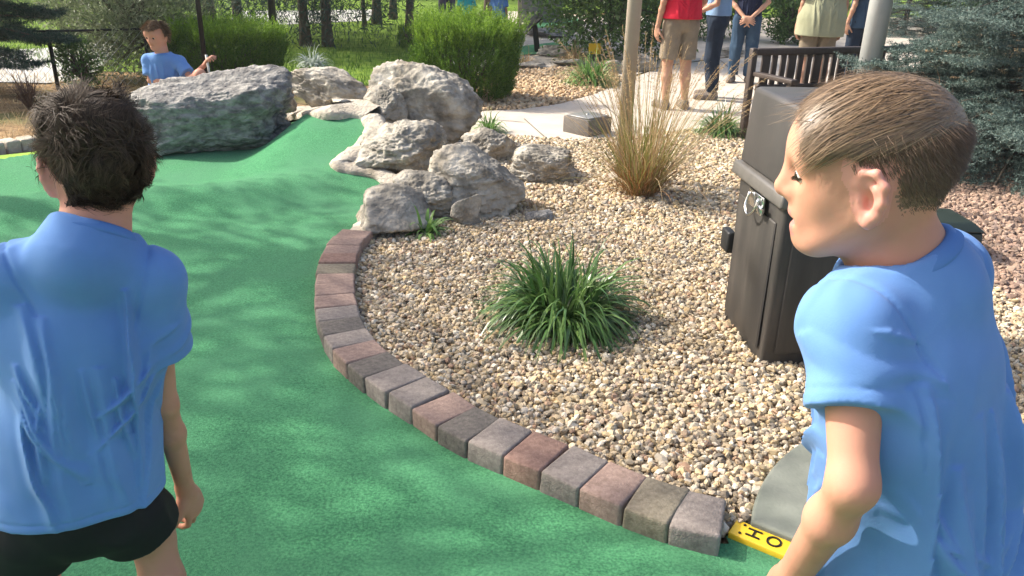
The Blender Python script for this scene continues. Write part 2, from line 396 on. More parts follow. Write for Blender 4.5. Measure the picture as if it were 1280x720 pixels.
# ---------------------------------------------------------------- pebbles (nobody could count them)
def pebbles(name, poly, x0, x1, y0, y1, step, smin_, smax_, mat, sub, layers, z0=.012, hole=None):
    xs = np.arange(x0, x1, step); ys = np.arange(y0, y1, step)
    X, Yy = np.meshgrid(xs, ys); pts = []
    for l in range(layers):
        q = np.stack([X.ravel(), Yy.ravel()], -1)+rng.uniform(-.5, .5, (X.size, 2))*step*1.25
        k = inpoly(q[:, 0], q[:, 1], poly)
        if hole: k &= ~hole(q[:, 0], q[:, 1])
        q = q[k]; pts.append(np.concatenate([q, np.full((len(q), 1), z0+l*.011)], 1))
    C = np.concatenate(pts); n = len(C)
    C[:, 2] += rng.uniform(-.004, .007, n)+.008*fbm(C*[3, 3, 0], 2)
    b = bmesh.new(); bmesh.ops.create_icosphere(b, subdivisions=sub, radius=1); b.verts.index_update()
    U = np.array([tuple(v.co) for v in b.verts]); Fi = np.array([[v.index for v in f.verts] for f in b.faces]); b.free()
    r = rng.uniform(smin_, smax_, n)*.5*np.where(rng.random(n) < .12, 1.35, 1)
    s = np.stack([r*rng.uniform(.9, 1.35, n), r*rng.uniform(.7, 1.0, n), r*rng.uniform(.5, .8, n)], -1)
    # lumpy shapes: 8 variants
    var = []
    for k in range(8):
        pl = nrm(rng.normal(size=(7, 3))); dd = rng.uniform(.45, .92, 7)
        t = (U@pl.T)/dd; rr = 1.25/np.maximum(t.max(1), .8); var.append(U*np.minimum(rr, 1.2)[:, None])
    var = np.array(var)[rng.integers(0, 8, n)]
    a = rng.uniform(0, 2*pi, n); tx = rng.normal(0, .45, n); ty = rng.normal(0, .45, n)
    W = var*s[:, None, :]
    c_, s_ = np.cos(tx)[:, None], np.sin(tx)[:, None]; W = np.stack([W[..., 0], W[..., 1]*c_-W[..., 2]*s_, W[..., 1]*s_+W[..., 2]*c_], -1)
    c_, s_ = np.cos(ty)[:, None], np.sin(ty)[:, None]; W = np.stack([W[..., 0]*c_+W[..., 2]*s_, W[..., 1], -W[..., 0]*s_+W[..., 2]*c_], -1)
    c_, s_ = np.cos(a)[:, None], np.sin(a)[:, None]; W = np.stack([W[..., 0]*c_-W[..., 1]*s_, W[..., 0]*s_+W[..., 1]*c_, W[..., 2]], -1)
    W += C[:, None, :]
    Ff = (Fi[None]+(np.arange(n)*len(U))[:, None, None]).reshape(-1, 3)
    o = mobj(name, W.reshape(-1, 3), Ff, mat, smooth=False); return tag(o, kind='stuff', label=None)
PADC, PADR = np.array([1.6, 1.7]), .9
inpad = lambda x, y: (x-PADC[0])**2+(y-PADC[1])**2 < (PADR-.01)**2
bedp = np.array([np.asarray(q, float) for q in bed])
o = pebbles('gravel', bedp, -1.3, 2.6, 1.5, 5.1, .0205, .016, .034, m_peb, 1, 2, hole=inpad)
tag(o, 'tan and cream pebbles filling the planting bed inside the curved paver edging', 'gravel')
o = pebbles('gravel', bedp, -1.3, 2.6, 5.1, 8.8, .031, .026, .044, m_peb, 1, 2)
tag(o, 'sunlit tan pebbles at the back of the planting bed near the concrete path', 'gravel')
o = pebbles('gravel', bedp, 2.6, 6.5, 2.0, 8.8, .032, .026, .046, m_pebpink, 1, 2)
tag(o, 'reddish brown pebbles under and in front of the blue spruce', 'gravel')
o = pebbles('gravel', np.array([q[:2] for q in strip]), -1.2, 2.5, 8.8, 13, .06, .04, .07, m_pebtan, 1, 1)
tag(o, 'orange tan pebbles in the strip between green shrub and path', 'gravel')

# ---------------------------------------------------------------- paver edging blocks
pav_cols = {'reddish brown': ((.17, .105, .085), (.24, .15, .12), (.30, .20, .16)), 'grey brown': ((.165, .142, .128), (.225, .195, .175), (.29, .255, .23)),
            'dark grey': ((.09, .08, .072), (.14, .125, .11), (.19, .17, .15)), 'pinkish brown': ((.20, .14, .115), (.27, .19, .158), (.34, .25, .21)), 'olive grey': ((.14, .12, .088), (.20, .175, .13), (.26, .225, .17))}
m_pav = {k: M('paver_'+k.replace(' ', '_'), v, scale=60, detail=10, rough=.92, bump=.8, bscale=170, bdist=.004, second=(tuple(c*1.25 for c in v[2]), 5, .55, .8)) for k, v in pav_cols.items()}
NP_ = 23
bp = resample(smooth_path(bout, 200), NP_*2+1)
pk, gr, rd_, og, dg = 'pinkish brown', 'grey brown', 'reddish brown', 'olive grey', 'dark grey'
seq = [pk, pk, pk, rd_, og, pk, pk, pk, gr, dg, gr, pk, dg, gr, gr, pk, dg, gr, rd_, gr, pk, og, gr]
nth = ['', 'second', 'third', 'fourth', 'fifth', 'sixth', 'seventh', 'eighth', 'ninth', 'tenth', 'eleventh', 'twelfth']
words = ['farthest block, touching the rocks']+[nth[i]+' block from the rocks' for i in range(1, 12)]+[nth[i]+' block from the yellow board' for i in range(10, 0, -1)]+['nearest block, touching the yellow board']
random.seed(4)
for i in range(NP_):
    a, m_, b_ = bp[2*i], bp[2*i+1], bp[2*i+2]; d = b_-a; L = np.linalg.norm(d); ang = math.atan2(d[1], d[0])
    n_ = np.array([-d[1], d[0], 0])/L
    dep = .195; c = m_+n_*(dep/2)
    V, F = bevbox((L-.002, dep, .10), .011, 3, taper=(.985, .985), R=Rz(ang+random.uniform(-.03, .03)), c=(c[0], c[1], .036+random.uniform(-.004, .004)), jit=.003)
    V = V+.0025*np.stack([vnoise(V*40, 1), vnoise(V*40, 2), vnoise(V*40, 3)], -1)
    o = mobj('paver_block', V, F, m_pav[seq[i]], base=(c[0], c[1], 0)); tag(o, f'{seq[i]} {words[i]} of the curved edging', 'paver block', 'paver blocks of the curved bed edging')

# ---------------------------------------------------------------- mortar lip round the back of the green
lp = resample(smooth_path(lip, 120), 120); 
mb = MB()
T_ = nrm(np.gradient(lp, axis=0)); nn = np.stack([T_[:, 1], -T_[:, 0], T_[:, 0]*0], -1)
prof = [(-.035, -.02), (-.045, .02), (-.02, .042), (.03, .052), (.09, .055), (.14, .03), (.15, -.06)]
ring = []
for a, h in prof:
    q = lp-nn*a*-1; q[:, 2] = np.maximum(lp[:, 2], 0)+h
    q += .026*np.stack([fbm(q*9, 4, 5), fbm(q*9, 4, 6), fbm(q*9, 4, 7)], -1)+.008*np.stack([fbm(q*40, 2, 5), fbm(q*40, 2, 6), fbm(q*40, 2, 7)], -1); ring.append(q)
ring = np.array(ring); m, n = ring.shape[:2]
i = np.arange(m-1)[:, None]*n; j = np.arange(n-1)[None]
mb.add(ring.reshape(-1, 3), np.stack([i+j, i+n+j, i+n+j+1, i+j+1], -1).reshape(-1, 4)[:, ::-1])
tag(mb.obj('mortar_edging', m_mortar, base=lp[35]*[1, 1, 0]), 'pale mortar lip winding between the green carpet and the boulders', 'edging')
bk = resample(smooth_path(back[:9], 90), 60); T_ = nrm(np.gradient(bk, axis=0)); nn = np.stack([T_[:, 1], -T_[:, 0], T_[:, 0]*0], -1)
ring = []
for a, h in [(-.03, -.02), (-.035, .03), (.0, .05), (.1, .075), (.3, .10), (.5, .04), (.6, -.4)]:
    q = bk+nn*a; q[:, 2] = np.maximum(bk[:, 2], 0)+h
    q += .02*np.stack([fbm(q*7, 3, 5), fbm(q*7, 3, 6), fbm(q*7, 3, 7)], -1); ring.append(q)
ring = np.array(ring); m, n = ring.shape[:2]
i = np.arange(m-1)[:, None]*n; j = np.arange(n-1)[None]
V = ring.reshape(-1, 3); F = np.stack([i+j, i+n+j, i+n+j+1, i+j+1], -1).reshape(-1, 4)[:, ::-1]
tag(mobj('mortar_edging', V, F, m_mortar, base=bk[20]*[1, 1, 0]), 'broad pale mortar slope behind the raised back of the green', 'edging')

# ---------------------------------------------------------------- boulders
_b = bmesh.new(); bmesh.ops.create_icosphere(_b, subdivisions=6, radius=1); _b.verts.index_update()
IV = np.array([tuple(v.co) for v in _b.verts]); IF = np.array([[v.index for v in f.verts] for f in _b.faces]); _b.free()
def boulder(bbox, base_y, zb, thick, seed, label, mat=None, rot=0.0, tilt=0.0, cuts=14, rough=1.0, skew=0.0, boxy=.25):
    x0, y0, x1, y1 = bbox; c0 = P((x0+x1)/2, base_y, zb); dep = (c0-EYE)@FW
    px = dep/FOC; w_ = (x1-x0)*px; hgt = max((y1-y0)*px*.6, (y1-y0)*px*.98-thick*.09)
    dd = c0.copy(); dd[1] += thick*.5; c = np.array([c0[0], c0[1]+thick*.45, zb])
    R_ = np.random.default_rng(seed); pl = nrm(R_.normal(size=(cuts, 3))*[1, 1, .9]); dist = R_.uniform(.60, .98, cuts)
    t = (IV@pl.T)/dist; k = 26.; r = 1/(np.log(np.exp(np.clip(k*t, -50, 60)).sum(1)+np.exp(k*.85))/k)
    V = IV*r[:, None]
    e = V.max(0)-V.min(0); V = (V-(V.max(0)+V.min(0))/2)*2/e
    n1 = fbm(V*1.6+seed, 4, seed); n2 = fbm(V*5+seed*3, 4, seed+3); n3 = 1-np.abs(fbm(V*3.2+seed*7, 4, seed+9))*2; n4 = fbm(V*16+seed, 3, seed+5)
    st_ = nrm(R_.normal(size=3)*[.5, .5, 1.5]); hq = (V@st_)*4.5+.9*n1+.3*n2; fr_ = hq-np.floor(hq); ter = sstep(.0, .35, fr_)-fr_
    n5 = 1-np.abs(fbm(V*[7, 7, 10]+seed*5, 3, seed+21))*2.2
    V = V*(1+rough*(.11*n1+.05*n2+.06*(n3-.5)+.022*n4+.045*ter-.05*np.clip(n5-.70, 0, 1)*3))[:, None]
    n4 = (np.abs(V)**4).sum(1)**.25; V = V*((np.sqrt((V*V).sum(1))/n4)**boxy)[:, None]; V = V/np.abs(V).max(0)
    V[:, :2] *= (1+.42*np.clip(-V[:, 2]-.1, 0, .8))[:, None]
    V[:, 2] += skew*V[:, 0]*np.clip(V[:, 2]+.6, 0, 2)
    V = V*[w_/2, thick/2, hgt/2*1.12]
    V = V@Ry(tilt).T@Rz(rot).T
    V += [c[0], c[1], zb+hgt*.46]
    o = mobj('boulder', V, IF, mat or m_rock, base=(c[0], c[1], zb)); return tag(o, label, 'rock', 'boulders round the back of the green')
boulder((152, 96, 356, 206), 198, .0, .75, 19, 'long dark boulder left of the hump with the boy sitting behind it', m_rockd, rot=.04, skew=.22, cuts=9, boxy=1.0)
boulder((346, 92, 468, 150), 143, .22, .5, 23, 'long sunlit boulder sloping down behind the top of the green', rot=-.15, tilt=.34, cuts=12)
boulder((332, 104, 362, 142), 142, .18, .35, 31, 'small rubble rock wedged in mortar beside the dark boulder', cuts=10)
boulder((452, 96, 602, 205), 188, .02, .7, 5, 'biggest pale boulder standing above the other rocks', cuts=13, skew=-.06, tilt=.14)
boulder((432, 162, 560, 240), 226, .04, .6, 41, 'craggy grey boulder in front of the biggest one beside the carpet', cuts=12, rough=1.4)
boulder((531, 190, 655, 290), 276, .0, .55, 53, 'rounded pale boulder on the gravel with a flat chip below it', cuts=12)
boulder((574, 166, 645, 216), 208, .0, .45, 61, 'grey boulder behind the rounded pale one near a grass tuft', cuts=11)
boulder((634, 188, 720, 240), 233, .0, .45, 71, 'low dark flecked rock rightmost of the boulder group on gravel', cuts=12, rough=1.2)
boulder((437, 248, 535, 314), 303, .0, .5, 83, 'smooth angular grey rock at the end of the paver edging', cuts=8, rough=.6)
boulder((484, 226, 566, 288), 276, .02, .45, 97, 'low pale rock wedged between the carpet and the rounded boulder', cuts=11)
boulder((562, 244, 600, 290), 286, .0, .10, 103, 'thin upright pale stone chip leaning on the rounded boulder', cuts=8, rough=.5, tilt=.1)
boulder((655, 268, 692, 286), 281, .0, .2, 107, 'flat brown stone lying on gravel right of the rounded boulder', m_rockd, cuts=8, rough=.6)
def farrock(px, py, wpx, hpx, seed, label, mat=None):
    boulder((px-wpx/2, py-hpx, px+wpx/2, py), py, 0, wpx*((P(px, py)-EYE)@FW)/FOC*.7, seed, label, mat, cuts=12)
boulder((450, 108, 508, 160), 159, .24, .42, 127, 'small pale rubble rock in the corner between carpet and biggest boulder', cuts=10)
farrock(700, 72, 58, 17, 131, 'wide flat grey rock below the far green near the podium sign')
farrock(690, 48, 60, 15, 137, 'low grey rock wall between the two far greens', m_rockd)
farrock(660, 88, 50, 12, 139, 'flat pale slab rock at the left of the far gravel strip')
farrock(712, 84, 44, 12, 149, 'flat grey rock behind the far clump of strap leaves')
farrock(705, 40, 46, 10, 157, 'pale flat stone edging the upper far green')
farrock(800, 90, 44, 24, 163, 'pale upright boulder just right of the tan pole')
farrock(765, 92, 30, 18, 167, 'small pale rock just left of the tan pole')
farrock(930, 72, 70, 14, 173, 'low grey rock on far paving behind the bench')
# concrete pad with a yellow board along it
ang = np.linspace(0, 2*pi, 90, endpoint=False); ring = np.stack([PADC[0]+PADR*np.cos(ang)*(1+.004*np.sin(ang*7)), PADC[1]+PADR*np.sin(ang)*(1+.004*np.cos(ang*5))], -1)
ba, bb = P(914, 668), P(1030, 716); bd = nrm((bb-ba)*[1, 1, 0]); bn = np.array([-bd[1], bd[0], 0])
sidev = (ring-ba[:2])@bn[:2]; keep = sidev > .03
r2 = []
for i in range(90):
    if keep[i]: r2.append(ring[i])
    elif keep[i-1] or keep[(i+1) % 90]:
        q = ring[i]; r2.append(q+bn[:2]*(.03-sidev[i]))
r2 = np.array(r2); a0 = np.arctan2(*(r2-r2.mean(0)).T[::-1]); r2 = r2[np.argsort(a0)]
b = bmesh.new(); f = b.faces.new([b.verts.new((q[0], q[1], 0)) for q in r2]); ex = bmesh.ops.extrude_face_region(b, geom=[f])
for v in ex['geom']:
    if isinstance(v, bmesh.types.BMVert): v.co.z = .055
bmesh.ops.recalc_face_normals(b, faces=b.faces[:])
top = [e for e in b.edges if all(v.co.z > .05 for v in e.verts)]
bmesh.ops.bevel(b, geom=top, offset=.012, segments=3, profile=.5, affect='EDGES')
mb = MB().bm(b); tag(mb.obj('concrete_pad', m_slate, base=(PADC[0], PADC[1], 0), angle=50), 'round grey green concrete pad at the near end of the paver edging', 'concrete pad')
m_yel = M('yellow_paint', ((.78, .50, .02), (.85, .56, .035)), scale=12, rough=.45, bump=.1, bscale=60, spec=.5, second=((.55, .36, .04), 9, .6, .85))
m_blk = M('black_paint', ((.012, .012, .012),), rough=.5)
bc = (ba+bb)/2; t = thing('yellow_board', (bc[0], bc[1], 0), 'yellow board with black letters lying along the grey pad', 'sign board')
LB = np.linalg.norm(bb-ba); Rb = Rz(math.atan2(bd[1], bd[0]))
V, F = bevbox((LB, .075, .03), .004, 2, R=Rb, c=(bc[0], bc[1], .019)); mobj('board', V, F, m_yel, t)
def text_mesh(txt, size, depth=.0015, ext=True):
    cu = bpy.data.curves.new('txt', 'FONT'); cu.body = txt; cu.size = size; cu.extrude = depth; cu.align_x = 'CENTER'; cu.align_y = 'CENTER'
    o = bpy.data.objects.new('txt', cu); COL.objects.link(o); dg = bpy.context.evaluated_depsgraph_get(); me = bpy.data.meshes.new_from_object(o.evaluated_get(dg))
    V = np.array([tuple(v.co) for v in me.vertices]); d = {}
    for p_ in me.polygons: d.setdefault(len(p_.vertices), []).append(list(p_.vertices))
    bpy.data.objects.remove(o); bpy.data.curves.remove(cu); bpy.data.meshes.remove(me)
    return V, [np.array(x) for x in d.values()]
for ch, s_ in (('H', .068), ('O', .128)):
    V, F = text_mesh(ch, .062); q = ba+bd*s_; V = V@Rz(pi/2).T@Rb.T+[q[0], q[1], .0355]
    mobj('letter', V, F, m_blk, t, smooth=False)
for s_, k in ((.03, .022), (.03, -.022)):
    q = ba+bd*s_+bn*k; mobj('screw', *tube([(q[0], q[1], .033), (q[0], q[1], .0368)], .0045, 8), m_blk, t)
# ================================================================== plants
m_str = M('strap_leaf', ((.045, .115, .03), (.085, .175, .042), (.16, .265, .075), (.03, .085, .03)), src='island', rough=.3, spec=.5, trans=.25)
m_strl = M('light_strap_leaf', ((.09, .20, .04), (.14, .27, .06), (.20, .33, .10), (.07, .16, .035)), src='island', rough=.45, spec=.4, trans=.3)
m_yew = M('yew_needles', ((.045, .12, .012), (.075, .17, .016), (.11, .22, .022), (.15, .27, .03), (.03, .085, .012)), src='island', rough=.5, trans=.32)
m_yewt = M('yew_sun_tint', ((.13, .25, .02), (.19, .33, .03), (.25, .40, .045), (.10, .20, .02)), src='island', rough=.5, trans=.4)  # brighter yellow-green for the yew tops: sunlight put into the leaf colour
m_spr = M('blue_spruce_needles', ((.055, .10, .09), (.09, .15, .135), (.14, .20, .18), (.20, .26, .235), (.05, .085, .07)), src='island', rough=.6, trans=.12)
m_pine = M('dark_pine_needles', ((.018, .045, .035), (.03, .07, .05), (.045, .095, .065)), src='island', rough=.6, trans=.15)
m_olive = M('silver_willow_leaf', ((.11, .15, .075), (.17, .21, .11), (.24, .28, .16), (.07, .11, .05), (.30, .34, .20)), src='island', rough=.5, trans=.3)
m_leaf = M('broad_green_leaf', ((.05, .12, .025), (.08, .17, .035), (.12, .22, .05), (.035, .085, .02), (.17, .27, .08)), src='island', rough=.42, spec=.45, trans=.3)
m_tree = M('tree_leaf', ((.03, .075, .015), (.05, .11, .02), (.075, .15, .03)), src='island', rough=.55, trans=.35)
m_bark = M('grey_brown_bark', ((.05, .04, .032), (.10, .082, .065), (.15, .125, .10)), scale=9, rough=.95, bump=1., bscale=26, bdist=.03, stretch=(1, 1, .25))
m_twig = M('thin_twig', ((.10, .06, .04), (.16, .10, .07)), scale=30, rough=.9)
m_gold = M('dry_grass_blade', ((.44, .31, .16), (.54, .40, .22), (.34, .22, .10), (.62, .50, .31), (.40, .25, .12)), src='island', rough=.6, trans=.3)
m_ggrn = M('fresh_grass_blade', ((.20, .23, .055), (.27, .28, .08), (.15, .19, .045), (.34, .32, .12)), src='island', rough=.55, trans=.3)
m_rust = M('rusty_grass_base', ((.27, .13, .05), (.36, .19, .075), (.20, .095, .04)), src='island', rough=.7, trans=.2)
m_silver = M('silver_foliage', ((.40, .46, .42), (.52, .57, .52)), src='island', rough=.7, trans=.2)

def leaf_quads(C, d, up, L, Wd, fold=.15):
    """one folded lozenge per leaf"""
    d = nrm(d); s = nrm(np.cross(d, up)); n = np.cross(s, d); L = np.asarray(L).reshape(-1, 1); Wd = np.asarray(Wd).reshape(-1, 1)
    a = C; b = C+d*L*.45+s*Wd*.5+n*Wd*fold; c = C+d*L; e = C+d*L*.45-s*Wd*.5+n*Wd*fold
    V = np.stack([a, b, c, e], 1).reshape(-1, 3); i = np.arange(len(C))*4
    return V, np.stack([i, i+1, i+2, i+3], -1)
def blades(base, d0, L, Wd, droop, nseg=6, seed=0, kink=0.0):
    """arching ribbons: base (n,3), start direction, length, width, droop"""
    n = len(base); R_ = np.random.default_rng(seed)
    p = base.copy(); d = nrm(d0); side = nrm(np.cross(d, [0, 0, 1.]+R_.normal(0, .1, (n, 3)))); rows = []
    L = np.asarray(L).reshape(-1, 1); Wd = np.asarray(Wd).reshape(-1, 1); dr = np.asarray(droop).reshape(-1, 1)*np.ones((n, 1))
    for k in range(nseg+1):
        t = k/nseg; wv = Wd*(.55+.9*t if t < .45 else .955*(1-t)/.55+.045)*.5
        rows.append(np.stack([p-side*wv, p+side*wv], 1))
        d = nrm(d+np.array([0, 0, -1.])*dr/nseg*(.4+1.2*t)+R_.normal(0, kink, (n, 3))); p = p+d*L/nseg
        p[:, 2] = np.maximum(p[:, 2], .012+.02*R_.random(n))
    A = np.stack(rows, 1)          # n, nseg+1, 2, 3
    V = A.reshape(-1, 3); o = (np.arange(n)*(nseg+1)*2)[:, None]; k = np.arange(nseg)[None]*2
    return V, np.stack([o+k, o+k+1, o+k+3, o+k+2], -1).reshape(-1, 4)
def strap_clump(c, rad_, h, n, mat, label, seed, wd=.009, name='strap_leaf_plant', group=None):
    R_ = np.random.default_rng(seed); a = R_.uniform(0, 2*pi, n); r = rad_*.33*np.sqrt(R_.random(n))
    base = np.stack([c[0]+r*np.cos(a), c[1]+r*np.sin(a), np.full(n, c[2])], -1)
    az = a+R_.normal(0, .5, n); el = np.clip(R_.normal(55, 19, n), 10, 86)*pi/180
    d = np.stack([np.cos(az)*np.cos(el), np.sin(az)*np.cos(el), np.sin(el)], -1)
    L = h*R_.uniform(.75, 1.4, n)
    V, F = blades(base, d, L, wd*R_.uniform(.7, 1.2, n), R_.uniform(1.8, 3.7, n), 7, seed, .035)
    o = mobj(name, V, F, mat, base=c); return tag(o, label, 'plant', group)
q = P(702, 405); strap_clump((q[0], q[1], .02), .42, .36, 720, m_str, 'large arching clump of dark green strap leaves alone on the pebbles', 5, .0165)
q = P(738, 106); strap_clump((q[0], q[1], .0), .40, .42, 420, m_strl, 'bright green strap leaf clump on the far gravel strip left of the tan pole', 6, .018)
q = P(899, 170); strap_clump((q[0], q[1], .02), .26, .34, 330, m_str, 'small strap leaf clump beside the path just left of the bin', 7, .013)
q = P(612, 167); strap_clump((q[0], q[1], .02), .16, .2, 160, m_strl, 'low green tuft between the biggest boulder and the path', 8, .012, 'grass_tuft')
q = P(532, 296); strap_clump((q[0], q[1], .01), .10, .17, 60, m_strl, 'small leafy weed against the rock at the end of the paver edging', 9, .024, 'weed')
q = P(630, 268); strap_clump((q[0], q[1], .01), .09, .08, 50, m_str, 'small low weed at the foot of the rounded pale boulder', 10, .010, 'weed')
q = P(665, 262); strap_clump((q[0], q[1], .01), .07, .06, 40, m_gold, 'tiny dry tuft on gravel beside the flat brown stone', 13, .008, 'grass_tuft')
q = P(716, 80); strap_clump((q[0], q[1], .01), .30, .32, 260, m_gold, 'dry tan grass tuft behind the far gravel strip', 12, .012, 'grass_tuft')
q = P(655, 84); strap_clump((q[0], q[1], .01), .22, .25, 160, m_gold, 'dry grass tuft at the right foot of the tall clipped shrub', 14, .012, 'grass_tuft')

# feather grass: rusty base, green blades, tan plumes
q = P(800, 246); c = np.array([q[0], q[1], .015]); R_ = np.random.default_rng(21)
t = thing('feather_grass', c, 'tall feathery tan grass in front of the tan pole', 'ornamental grass')
def tuft(n, spread, el_m, el_s, L0, L1, wd, dr, seed, z=0.):
    a = R_.uniform(0, 2*pi, n); r = spread*np.sqrt(R_.random(n)); base = np.stack([c[0]+r*np.cos(a), c[1]+r*np.sin(a), np.full(n, c[2]+z)], -1)
    az = a+R_.normal(0, .6, n); el = np.clip(R_.normal(el_m, el_s, n), 15, 90)*pi/180
    d = np.stack([np.cos(az)*np.cos(el), np.sin(az)*np.cos(el), np.sin(el)], -1)
    return blades(base, d, R_.uniform(L0, L1, n), wd*R_.uniform(.7, 1.3, n), R_.uniform(*dr, n), 8, seed, .025)
V, F = tuft(330, .12, 60, 17, .2, .55, .006, (.3, 1.3), 1); mobj('base_blades', V, F, m_rust, t)
V, F = tuft(240, .10, 66, 13, .5, .98, .005, (.2, 1.3), 2); mobj('blades', V, F, m_ggrn, t)
V, F = tuft(270, .10, 66, 14, .6, 1.12, .0045, (.3, 1.9), 3); mobj('dry_blades', V, F, m_gold, t)
mb = MB()
for k in range(84):
    az = R_.uniform(0, 2*pi) if k > 10 else R_.uniform(-.3, .5); el = rad(R_.uniform(60, 84) if k > 10 else R_.uniform(48, 62)); L = R_.uniform(.8, 1.25)
    d = np.array([cos(az)*cos(el), sin(az)*cos(el), sin(el)]); pts = []; p = c+np.array([cos(az), sin(az), 0])*.05
    for s_ in range(12): pts.append(p.copy()); p = p+d*L/11; d = nrm(d+[0, 0, -.02-.11*(s_ > 6)])
    pts = np.array(pts); mb.add(*tube(pts, np.linspace(.0016, .0008, 12), 4))
    m_ = 70; tt = R_.uniform(7.5, 11, m_); i0 = np.floor(tt).astype(int).clip(0, 10); C = pts[i0]+(pts[np.minimum(i0+1, 11)]-pts[i0])*(tt-i0)[:, None]
    dd = nrm(d+R_.normal(0, .5, (m_, 3))); V, F = leaf_quads(C, dd, nrm(R_.normal(size=(m_, 3))), R_.uniform(.012, .03, m_), np.full(m_, .0028)); mb.add(V, F)
mb.obj('plumes', m_gold, t)

# clipped yews made of upright shoots
def yew(c, rx, ry, h, n, label, seed, flat=.25, mat=m_yew):
    R_ = np.random.default_rng(seed)
    t = thing('yew_shrub', c, label, 'shrub', 'clipped yew shrubs')
    a = R_.uniform(0, 2*pi, n); u = R_.random(n)
    rr = np.where(R_.random(n) < .62, R_.uniform(.82, 1.0, n), np.sqrt(R_.random(n)))
    zt = np.where(rr > .82, R_.uniform(.03, 1., n), R_.uniform(.82, 1.02, n))
    bulge = 1-.35*np.clip(zt-.6, 0, 1)**2*2-.28*np.clip(.35-zt, 0, 1)*1.6
    lump = 1+.30*fbm(np.stack([np.cos(a)*3.2, np.sin(a)*3.2, zt*2.0], -1)+seed, 3, seed)
    base = np.stack([c[0]+rx*rr*bulge*lump*np.cos(a), c[1]+ry*rr*bulge*lump*np.sin(a), c[2]+h*zt*.92*(1+.16*fbm(np.stack([np.cos(a)*rr*4, np.sin(a)*rr*4, a*0], -1), 2, seed))], -1)
    out = np.stack([np.cos(a), np.sin(a), np.zeros(n)], -1)
    d = nrm(out*R_.uniform(.05, .6, n)[:, None]*(rr > .7)[:, None]+np.array([0, 0, 1.])+R_.normal(0, .16, (n, 3)))
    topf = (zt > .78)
    L = np.where(topf, R_.uniform(.10, .36, n), R_.uniform(.08, .22, n))*min(1, h); k = 14
    for nm_, sel, mt in (('foliage', ~topf | (R_.random(n) < .25), mat), ('sun_tinted_tops', topf, m_yewt)):  # top shoots take the sun-tinted green, the rest the plain needle colour
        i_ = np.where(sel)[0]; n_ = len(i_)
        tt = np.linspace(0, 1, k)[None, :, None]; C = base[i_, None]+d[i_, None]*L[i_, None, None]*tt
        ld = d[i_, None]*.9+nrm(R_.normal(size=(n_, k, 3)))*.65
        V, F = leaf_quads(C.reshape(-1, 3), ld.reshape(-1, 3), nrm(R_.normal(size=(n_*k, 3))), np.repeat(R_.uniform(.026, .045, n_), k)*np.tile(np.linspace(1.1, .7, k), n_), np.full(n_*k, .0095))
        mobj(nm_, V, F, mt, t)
    mb = MB()
    for i in range(26):
        az = R_.uniform(0, 2*pi); e = np.array([c[0]+rx*.7*cos(az), c[1]+ry*.7*sin(az), c[2]+h*R_.uniform(.5, .85)]); m_ = np.array([c[0]+rx*.25*cos(az), c[1]+ry*.25*sin(az), c[2]+h*.25])
        mb.add(*tube([np.array(c)+[0, 0, -.02], m_, e], [.03, .02, .008], 5))
    mb.obj('stem', m_bark, t)
    return t
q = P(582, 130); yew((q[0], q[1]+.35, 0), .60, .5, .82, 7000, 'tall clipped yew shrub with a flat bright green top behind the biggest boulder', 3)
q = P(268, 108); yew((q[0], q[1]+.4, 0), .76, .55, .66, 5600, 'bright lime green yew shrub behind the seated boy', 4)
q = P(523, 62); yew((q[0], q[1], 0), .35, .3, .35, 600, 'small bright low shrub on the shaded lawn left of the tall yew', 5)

# leaf-cloud shrubs and trees
def cloud(c, rx, ry, rz, nclump, per, size, asp, seed, spread=.16, droop=.0, shell=.5, up=.2):
    R_ = np.random.default_rng(seed)
    dv = nrm(R_.normal(size=(nclump, 3))); r = np.where(R_.random(nclump) < shell, R_.uniform(.7, 1.05, nclump), R_.random(nclump)**.5)
    lump = 1+.28*fbm(dv*1.7+seed, 3, seed)
    cc = dv*(r*lump)[:, None]*[rx, ry, rz]+np.array(c)
    C = (cc[:, None]+R_.normal(0, 1, (nclump, per, 3))*spread*min(rx, rz)*R_.uniform(.5, 1.2, (nclump, 1, 1))).reshape(-1, 3)
    n = len(C); out = nrm(C-np.array(c)); d = nrm(out*.5+R_.normal(0, .6, (n, 3))+[0, 0, up-droop])
    V, F = leaf_quads(C, d, nrm(R_.normal(size=(n, 3))+[0, 0, .8]), size*R_.uniform(.6, 1.3, n), size*asp*R_.uniform(.7, 1.2, n))
    return V, F, cc
def limbs(c, base, cc, n, r0, seed):
    R_ = np.random.default_rng(seed); mb = MB()
    for i in R_.choice(len(cc), min(n, len(cc)), replace=False):
        e = cc[i]; a = np.array(base)+(np.array(c)-base)*R_.uniform(.35, .95); m_ = (a+e)/2+[0, 0, .12*np.linalg.norm(e-a)]
        mb.add(*tube(smooth_path([a, m_, e], 6), np.linspace(r0, r0*.2, 6), 5))
    return mb
def shrub(c, rx, ry, rz, nclump, per, size, asp, mat, label, seed, name='leafy_shrub', group=None, **k):
    t = thing(name, (c[0], c[1], 0), label, 'shrub', group)
    cc_ = (c[0], c[1], rz*.95); V, F, cc = cloud(cc_, rx, ry, rz, nclump, per, size, asp, seed, **k); V[:, 2] = np.maximum(V[:, 2], .0)
    mobj('foliage', V, F, mat, t)
    limbs(cc_, (c[0], c[1], 0), cc, 30, .02, seed).obj('stem', m_bark, t); return t
q = P(138, 108); shrub((q[0], q[1]+.7, 0), .92, .7, .98, 430, 42, .085, .2, m_olive, 'loose grey green willowy shrub left of the seated boy', 31, 'willowy_shrub', up=.5)
q = P(205, 60); shrub((q[0]-.2, q[1]-.5, 0), 1.2, .8, 1.3, 300, 40, .10, .2, m_olive, 'tall pale willowy shrub behind the seated boy', 33, 'willowy_shrub', up=.6)
